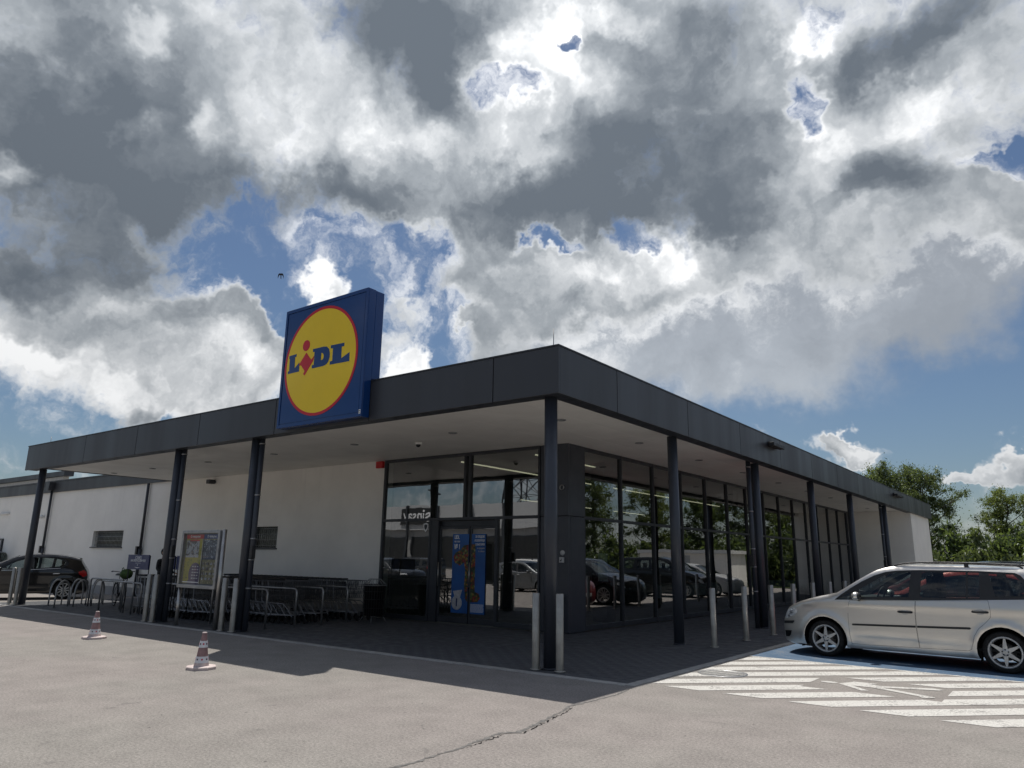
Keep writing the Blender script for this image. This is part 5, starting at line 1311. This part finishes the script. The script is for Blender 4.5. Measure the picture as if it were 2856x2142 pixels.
clone(black, 'hatchback', (-30.0, -1.4, 0), math.pi, 'paint_navy', 'paint_black', 'dark car mirrored low in the pane left of the door', G2)
clone(black, 'hatchback', (-17.0, -9.0, 0), math.pi, 'paint_red', 'paint_black', 'red car mirrored in the sliding door', G2)
clone(silver, 'estate_car', (-37.5, -8.5, 0), 0, 'paint_navy', 'paint_silver', 'navy estate car mirrored at the far left of the entrance glass', G2)
clone(silver, 'estate_car', (-44.5, 12.6, 0), .3, 'paint_white', 'paint_silver', 'white car roof just showing behind the black hatchback at the left picture edge', 'cars parked by the left wall')

# ------------------------------------------------------------------ trees
def leaf_mat(name, col, tr):
    m = bpy.data.materials.new(name); m.use_nodes = True; T = NT(m.node_tree); T.n.clear()
    o = T.node('ShaderNodeOutputMaterial'); mx = T.node('ShaderNodeMixShader'); d = T.node('ShaderNodeBsdfDiffuse'); t = T.node('ShaderNodeBsdfTranslucent'); gl = T.node('ShaderNodeBsdfGlossy'); m2 = T.node('ShaderNodeMixShader')
    ge = T.node('ShaderNodeNewGeometry'); k = ge.outputs['Random Per Island']
    c1 = T.mix(k, (*[v * .65 for v in col], 1), (*[v * 1.35 for v in col], 1)); c2 = T.mix(k, (*[v * .75 for v in tr], 1), (*[v * 1.25 for v in tr], 1))
    T.put(d.inputs[0], c1); T.put(t.inputs[0], c2); gl.inputs['Roughness'].default_value = .45; gl.inputs[0].default_value = (.7, .75, .7, 1)
    mx.inputs[0].default_value = .45; T.l.new(d.outputs[0], mx.inputs[1]); T.l.new(t.outputs[0], mx.inputs[2])
    m2.inputs[0].default_value = .05; T.l.new(mx.outputs[0], m2.inputs[1]); T.l.new(gl.outputs[0], m2.inputs[2]); T.l.new(m2.outputs[0], o.inputs[0]); MATS[name] = m
leaf_mat('leaf_green', (.070, .098, .038), (.155, .20, .05)); leaf_mat('leaf_dark', (.055, .085, .030), (.16, .22, .05)); leaf_mat('leaf_light', (.10, .13, .035), (.20, .25, .05))
mat('bark', (.060, .050, .040), .95, var=.3, scale=12, bump=.6, bscale=40)
def leaves(centres, radii, n, size, rng):
    """n leaf blades scattered in clumps, as one mesh array set"""
    k = len(centres); idx = rng.integers(0, k, n); C0 = np.array(centres)[idx]; r = np.array(radii)[idx]
    d = rng.normal(size=(n, 3)); d /= np.linalg.norm(d, axis=1)[:, None]
    p = C0 + d * (r * np.abs(rng.normal(0, .62, n)))[:, None] * np.array([1, 1, .8])
    a = rng.normal(size=(n, 3)); a /= np.linalg.norm(a, axis=1)[:, None]; a[:, 2] -= .25
    b = np.cross(a, rng.normal(size=(n, 3))); b /= np.linalg.norm(b, axis=1)[:, None]
    s = size * rng.uniform(.6, 1.3, n)[:, None]
    V = np.stack([p - a * s, p + b * s * .42 - a * s * .1, p + a * s, p - b * s * .42 - a * s * .1], 1).reshape(-1, 3)
    return V
def leaf_mesh(name, V, m):
    n = len(V) // 4; me = bpy.data.meshes.new(name); me.vertices.add(len(V)); me.vertices.foreach_set('co', V.astype(np.float32).ravel())
    me.loops.add(4 * n); me.loops.foreach_set('vertex_index', np.arange(4 * n, dtype=np.int32)); me.polygons.add(n)
    me.polygons.foreach_set('loop_start', np.arange(0, 4 * n, 4, dtype=np.int32)); me.materials.append(MATS[m]); me.update(); me.validate(); return me
def make_tree(h, spread, seed, n, leaf, m, airy=1.0, first=.28):
    rng = np.random.default_rng(seed); rr = random.Random(seed)
    tk = MB(); P = [(0, 0, -.2)]; x = y = 0
    for i in range(1, 9): x += rr.uniform(-.18, .18); y += rr.uniform(-.18, .18); P.append((x, y, h * .93 * i / 8))
    r0 = h * .017; tk.tube(P, [r0 * (1.25 if i == 0 else 1) * (1 - i / 9.5) + .012 for i in range(9)], 9)
    def at(f): i = min(int(f * 8), 7); u = f * 8 - i; return tuple(P[i][c] + (P[i + 1][c] - P[i][c]) * u for c in range(3))
    br = MB(); cen = []; rad = []
    nb = int(15 * airy) + 4
    for b in range(nb):
        f = first + (1 - first) * (b + rr.random() * .6) / nb; f = min(f, .97); o = at(f); a = b * 2.4 + rr.uniform(-.5, .5)
        L = spread * (1.05 - abs(f - .55) * 1.15) * rr.uniform(.65, 1.15); up = rr.uniform(.35, .95) + (f - .5) * .6
        Q = [o]; p = Vector(o); d = Vector((math.cos(a), math.sin(a), up * .8)).normalized()
        for i in range(5): d = (d + Vector((rr.gauss(0, .16), rr.gauss(0, .16), rr.gauss(.06, .1)))).normalized(); p = p + d * (L / 5); Q.append(tuple(p))
        br.tube(Q, [r0 * .42 * (1 - f * .5) * (1 - i / 5.6) + .008 for i in range(6)], 6)
        for j in range(4 + int(2 * airy)):
            u = rr.uniform(.3, 1.0); i = min(int(u * 5), 4); q = Vector(Q[i]).lerp(Vector(Q[i + 1]), u * 5 - i)
            e = Vector((rr.gauss(0, 1), rr.gauss(0, 1), rr.gauss(.35, .6))).normalized() * rr.uniform(.4, 1.05) * spread * .34
            br.tube([tuple(q), tuple(q + e * .55 + Vector((0, 0, .05))), tuple(q + e)], [.018, .012, .005], 4, False)
            for k in range(3): cen.append(tuple(q + e * rr.uniform(.35, 1.15) + Vector((rr.gauss(0, .14), rr.gauss(0, .14), rr.gauss(0, .14))))); rad.append(rr.uniform(.30, .75) * spread * .34)
    cen.append(at(.99)); rad.append(spread * .2)
    return tk.mesh('trunk', 'bark'), br.mesh('limbs', 'bark'), leaf_mesh('crown', leaves(cen, rad, n, leaf, rng), m)
T1 = make_tree(9.0, 3.1, 11, 30000, .075, 'leaf_green', 1.1); T2 = make_tree(7.4, 2.6, 23, 24000, .072, 'leaf_light', 1.0, .2); T3 = make_tree(6.0, 2.6, 37, 24000, .078, 'leaf_dark', 1.0, .12)
def plant(Tm, name, loc, rz, s, label, group):
    t = thing(name, loc, label, 'tree', group, rz); t.scale = (s, s, s)
    for n_, me in zip(('trunk', 'limbs', 'crown'), Tm): put(n_, me, t)
    return t
GA, GB = 'trees beyond the far end of the shop', 'trees mirrored in the side glazing'
plant(T2, 'roadside_tree', (-12.6, 60.5, 0), .4, 1.10, 'tree top showing above the fascia, furthest left of the tree line', GA)
plant(T1, 'roadside_tree', (-9.6, 59, 0), 1.9, .93, 'tall leafy tree rising behind the far fascia end', GA)
plant(T1, 'roadside_tree', (-7.7, 57.5, 0), .3, .87, 'tall airy tree with bare trunk right of the white pier', GA)
plant(T2, 'roadside_tree', (-3.2, 57, 0), 2.6, .84, 'bright yellow green tree above the silver car roof rail', GA)
plant(T3, 'roadside_tree', (-1.0, 59, 0), 1.0, .86, 'dark tree behind the silver car at the right picture edge', GA)
plant(T3, 'roadside_tree', (-11.0, 64, 0), 4.0, .9, 'dark tree behind the tall leafy ones, mostly hidden by the roof', GA)
for i, (x, y, Tm, s, lab) in enumerate([(1.2, 57, T1, .95, 'first tree right of the picture, mirrored in the middle of the side glazing'), (5.4, 58, T3, 1.2, 'dark tree mirrored beside the interior column of the side glazing'), (10.0, 57, T2, 1.05, 'light tree mirrored above the white kiosk'),
        (14.2, 55, T1, 1.08, 'tall tree mirrored in the second glazing field from the corner'), (18.0, 54, T1, 1.10, 'tall tree mirrored in the first glazing field from the corner'), (22.5, 53, T3, 1.35, 'dark tree mirrored at the left end of the side glazing')]):
    plant(Tm, 'roadside_tree', (x, y, 0), i * 1.3, s, lab, GB)
def make_shrub(seed, w, h, n, m):
    rng = np.random.default_rng(seed); rr = random.Random(seed); st = MB(); cen = []; rad = []
    for i in range(12):
        a = rr.uniform(0, 6.28); r = rr.uniform(.1, 1) * w; z_ = rr.uniform(.25, 1) * h * (1 - .35 * r / w); e = (r * math.cos(a), r * math.sin(a) * .8, z_)
        st.tube([(e[0] * .2, e[1] * .2, 0), (e[0] * .7, e[1] * .7, z_ * .6), e], [.03, .02, .008], 5, False); cen.append(e); rad.append(rr.uniform(.3, .55) * h * .6)
        cen.append((e[0] * .8, e[1] * .8, z_ * .45)); rad.append(h * .32)
    return st.mesh('stems', 'bark'), leaf_mesh('foliage', leaves(cen, rad, n, .09, rng), m)
S1 = make_shrub(5, 1.5, 2.0, 9000, 'leaf_dark'); S2 = make_shrub(8, 1.3, 1.7, 8000, 'leaf_green')
WHERE = ['behind the white pier', 'left of the tall airy trunk', 'right of the tall airy trunk', 'under the yellow green tree', 'between the two right trees', 'at the right picture edge']
for i, x in enumerate((-9.4, -7.6, -5.6, -4.0, -2.5, -.9)):
    s = thing('verge_shrub', (x, 53.4 + (i % 3) * .9, .05), f'low green shrub {WHERE[i]} above the silver car roof', 'shrub', 'shrubs along the verge', rz=i * 1.1); s.scale = (1.7, 1.7, 1.9 + .25 * (i % 2))
    for n_, me in zip(('stems', 'foliage'), (S1, S2)[i % 2]): put(n_, me, s)
for i in range(9):
    s = thing('verge_shrub', (1.2 + 2.6 * i, 53.0 + (i % 3) * .8, .05), f'{ORD[i]} low shrub of the row mirrored at the foot of the side glazing trees', 'shrub', 'shrubs along the verge', rz=i * .9); s.scale = (1.7, 1.7, 1.7)
    for n_, me in zip(('stems', 'foliage'), (S1, S2)[i % 2]): put(n_, me, s)

# far house behind the right trees
mat('house_wall', (.42, .36, .27), .9, var=.1); mat('house_roof', (.22, .10, .06), .85, var=.2, scale=4)
hs = thing('far_house', (-1.2, 92, 0), 'pale house with a dark chimney glimpsed through the right trees', 'house')
MB().box(-5.5, -3, 0, 5.5, 3, 3.1).build('wall', 'house_wall', hs); rf = MB().prism([(-6, 3.1), (6, 3.1), (3.6, 4.5), (-3.6, 4.5)], -3.4, 3.4).build('roof', 'house_roof', hs); MB().box(2.3, -.4, 4.2, 3.1, .4, 5.4).build('chimney', 'house_wall', rf)
for x in (-3.4, 0, 3.4):
    w = MB().box(x - .6, -3.03, 1.0, x + .6, -3.004, 2.2).build('window', 'print_white', hs); MB().box(x - .5, -3.045, 1.1, x + .5, -3.032, 2.1).build('pane', 'black_plastic', w)

# ------------------------------------------------------------------ what the glass mirrors: kiosk, neighbouring shop, pylon, lamp
kk = thing('white_kiosk', (2.6, 48.6, 0), 'low white flat roofed kiosk mirrored in the side glazing', 'kiosk')
MB().box(-3.1, -1.6, 0, 3.1, 1.6, 2.15).build('wall', 'white_render', kk); MB().box(-3.3, -1.8, 2.16, 3.3, 1.8, 2.38).build('roof', 'dome_white', kk); MB().box(-.5, -1.63, .02, .5, -1.604, 2.0).build('door', 'counter_grey', kk)
nb_ = thing('clothes_shop', (-66, -50, 0), 'long grey neighbouring shop with white lettering, mirrored above the door', 'building')
MB().box(-36, -14, 0, 36, 0, 8.7).build('wall', 'grey_render', nb_)
MB().box(-36.2, .004, 5.6, 36.2, .5, 9.0).build('fascia', 'counter_grey', nb_); 
for i in range(13): MB().box(-36 + 6 * i - .2, .51, 0, -36 + 6 * i + .2, .9, 9.0).build('pier', 'anthracite_trim', nb_)
for i in range(12): 
    w = MB().box(-35.6 + 6 * i, .004, .2, -30.4 + 6 * i, .10, 4.6).build('shop_window', 'anthracite_trim', nb_); MB().box(-35.4 + 6 * i, .105, .4, -30.6 + 6 * i, .13, 4.4).build('pane', 'black_plastic', w)
bd_ = MB().box(-13.5, .52, 6.3, -7.0, .70, 8.6).build('name_board', 'black_plastic', nb_)
lt = text('lettering', 'sinsay', 2.3, 'print_white', bd_, (-10.25, .72, 7.55), squeeze=1.0, bold=.03, rz=math.pi)
py = thing('lattice_pylon', (-73.5, -72, 0), 'tall steel lattice pylon mirrored in the right entrance pane', 'pylon')
def leg(sx, sy): return [(sx * 3.4, sy * 3.4, 0), (sx * 2.2, sy * 2.2, 14), (sx * .8, sy * .8, 32)]
for sx in (-1, 1):
    for sy in (-1, 1): MB().tube(leg(sx, sy), .16, 6).build('leg', 'anthracite_trim', py)
def hw(z_): return 3.4 - 1.2 * z_ / 14 if z_ < 14 else 2.2 - 1.4 * (z_ - 14) / 18
lv = [0, 4.5, 8.5, 12, 15, 18, 21, 24, 27, 30, 32]
for a, b in zip(lv, lv[1:]):
    m = MB(); A, B = hw(a), hw(b)
    for s in (-1, 1):
        m.tube([(-A, s * A, a), (B, s * B, b)], .07, 4).tube([(A, s * A, a), (-B, s * B, b)], .07, 4).tube([(s * A, -A, a), (s * B, B, b)], .07, 4).tube([(s * A, A, a), (s * B, -B, b)], .07, 4).tube([(-B, s * B, b), (B, s * B, b)], .06, 4).tube([(s * B, -B, b), (s * B, B, b)], .06, 4)
    m.build('bracing', 'anthracite_trim', py)
lp = thing('lamp_post', (-46.5, -21.4, 0), 'slim parking lot lamp post mirrored in the left entrance pane', 'lamp post')
MB().tube([(0, 0, 0), (0, 0, 7.4)], [.09, .05], 10).build('pole', 'galv', lp); MB().prism([(-.75, 7.62), (.30, 7.34), (.34, 7.44), (-.70, 7.76)], -.22, .22).build('lamp_head', 'anthracite_trim', lp)

# ------------------------------------------------------------------ person behind the column
mat('skin', (.40, .24, .17), .6, var=.06); mat('jacket', (.014, .015, .018), .85, var=.2, bump=.3); mat('jeans', (.03, .035, .05), .9, var=.2); mat('hair', (.008, .007, .006), .6)
def make_person():
    t = thing('person', (-22.02, 11.75, .016), 'person in dark jacket with short black hair standing behind the column', 'person', rz=math.radians(20))
    V = []; E = []; Rd = []
    def v(p, r, prev=None):
        V.append(p); Rd.append(r)
        if prev is not None: E.append((prev, len(V) - 1))
        return len(V) - 1
    pel = v((0, 0, .95), (.155, .115)); ab = v((0, 0, 1.10), (.15, .11), pel); ch = v((0, .01, 1.30), (.175, .12), ab); nk0 = v((0, 0, 1.43), (.085, .075), ch); nk = v((.01, 0, 1.50), (.052, .055), nk0)
    for s in (-1, 1):
        hip = v((0, s * .10, .90), (.095, .09), pel); kn = v((.03, s * .11, .50), (.062, .060), hip); an = v((-.01, s * .11, .09), (.042, .042), kn); he = v((-.03, s * .11, .045), (.04, .036), an); v((.16, s * .125, .03), (.034, .024), he)
        sh = v((0, s * .19, 1.40), (.065, .06), ch); el = v((.02, s * .25, 1.13), (.045, .045), sh); wr = v((.22, s * .24, 1.02), (.03, .026), el); pa = v((.28, s * .235, 1.01), (.036, .018), wr)
        for k, (dy, L) in enumerate(((-.033, .070), (-.011, .082), (.011, .078), (.032, .062))):
            a = v((.33, s * .235 + dy, 1.005), (.010, .010), pa); b = v((.33 + L * .55, s * .235 + dy, .985), (.009, .009), a); v((.33 + L * .75, s * .235 + dy, .955), (.008, .008), b)
        a = v((.285, s * .235 - s * .045, 1.0), (.012, .011), pa); v((.325, s * .235 - s * .062, .985), (.010, .009), a)
    me = bpy.data.meshes.new('body'); me.from_pydata(V, E, []); o = bpy.data.objects.new('body', me); COL.objects.link(o)
    md = o.modifiers.new('skin', 'SKIN'); md.use_smooth_shade = True
    for i, r in enumerate(Rd): me.skin_vertices[0].data[i].radius = r; me.skin_vertices[0].data[i].use_root = (i == 0)
    o.modifiers.new('sub', 'SUBSURF').levels = 1
    dg = bpy.context.evaluated_depsgraph_get(); m2 = bpy.data.meshes.new_from_object(o.evaluated_get(dg)); bpy.data.objects.remove(o)
    m2.materials.clear()
    for n_ in ('skin', 'jacket', 'jeans'): m2.materials.append(MATS[n_])
    # head grown into the same mesh
    bm = bmesh.new(); bm.from_mesh(m2)
    hv = bmesh.ops.create_uvsphere(bm, u_segments=18, v_segments=12, radius=.1)['verts']
    for w in hv:
        x, y, z_ = w.co; z2 = z_ * 1.22; j = max(0, -z_ / .1)
        w.co = (x * (1.02 - .12 * j) + .02 + (.018 if (x > .085 and abs(y) < .03 and -.03 < z_ < .02) else 0), y * (.80 - .2 * j), z2 + 1.615)
    for f in bm.faces:
        c = f.calc_center_median(); f.smooth = True
        f.material_index = 0 if (c.z > 1.455 or c.x > .235) else (1 if c.z > .88 else 2)
    bm.to_mesh(m2); bm.free()
    body = put('body', m2, t)
    hm_ = MB().sphere((-.004, 0, 1.64), .107, 18, 12, (1.02, .86, 1.1)); keep = [i for i, f in enumerate(hm_.f) if not (sum(hm_.v[k][2] for k in f) / 4 < 1.63 and sum(hm_.v[k][0] for k in f) / 4 > -.02) and not (sum(hm_.v[k][0] for k in f) / 4 > .075 and sum(hm_.v[k][2] for k in f) / 4 < 1.68)]
    hm_.f = [hm_.f[i] for i in keep]; hm_.sm = [True] * len(keep); hm_.build('hair', 'hair', t)
    for s in (-1, 1):
        MB().sphere((.103, s * .032, 1.625), .010, 8, 6).build('eye', 'black_plastic', t); MB().sphere((.0, s * .085, 1.61), .025, 8, 6, (.8, .35, 1.3)).build('ear', 'skin', t)
    MB().tube([(.112, -.022, 1.555), (.117, 0, 1.553), (.112, .022, 1.555)], .005, 5).build('mouth', 'stud_dark', t)
    return t
make_person()
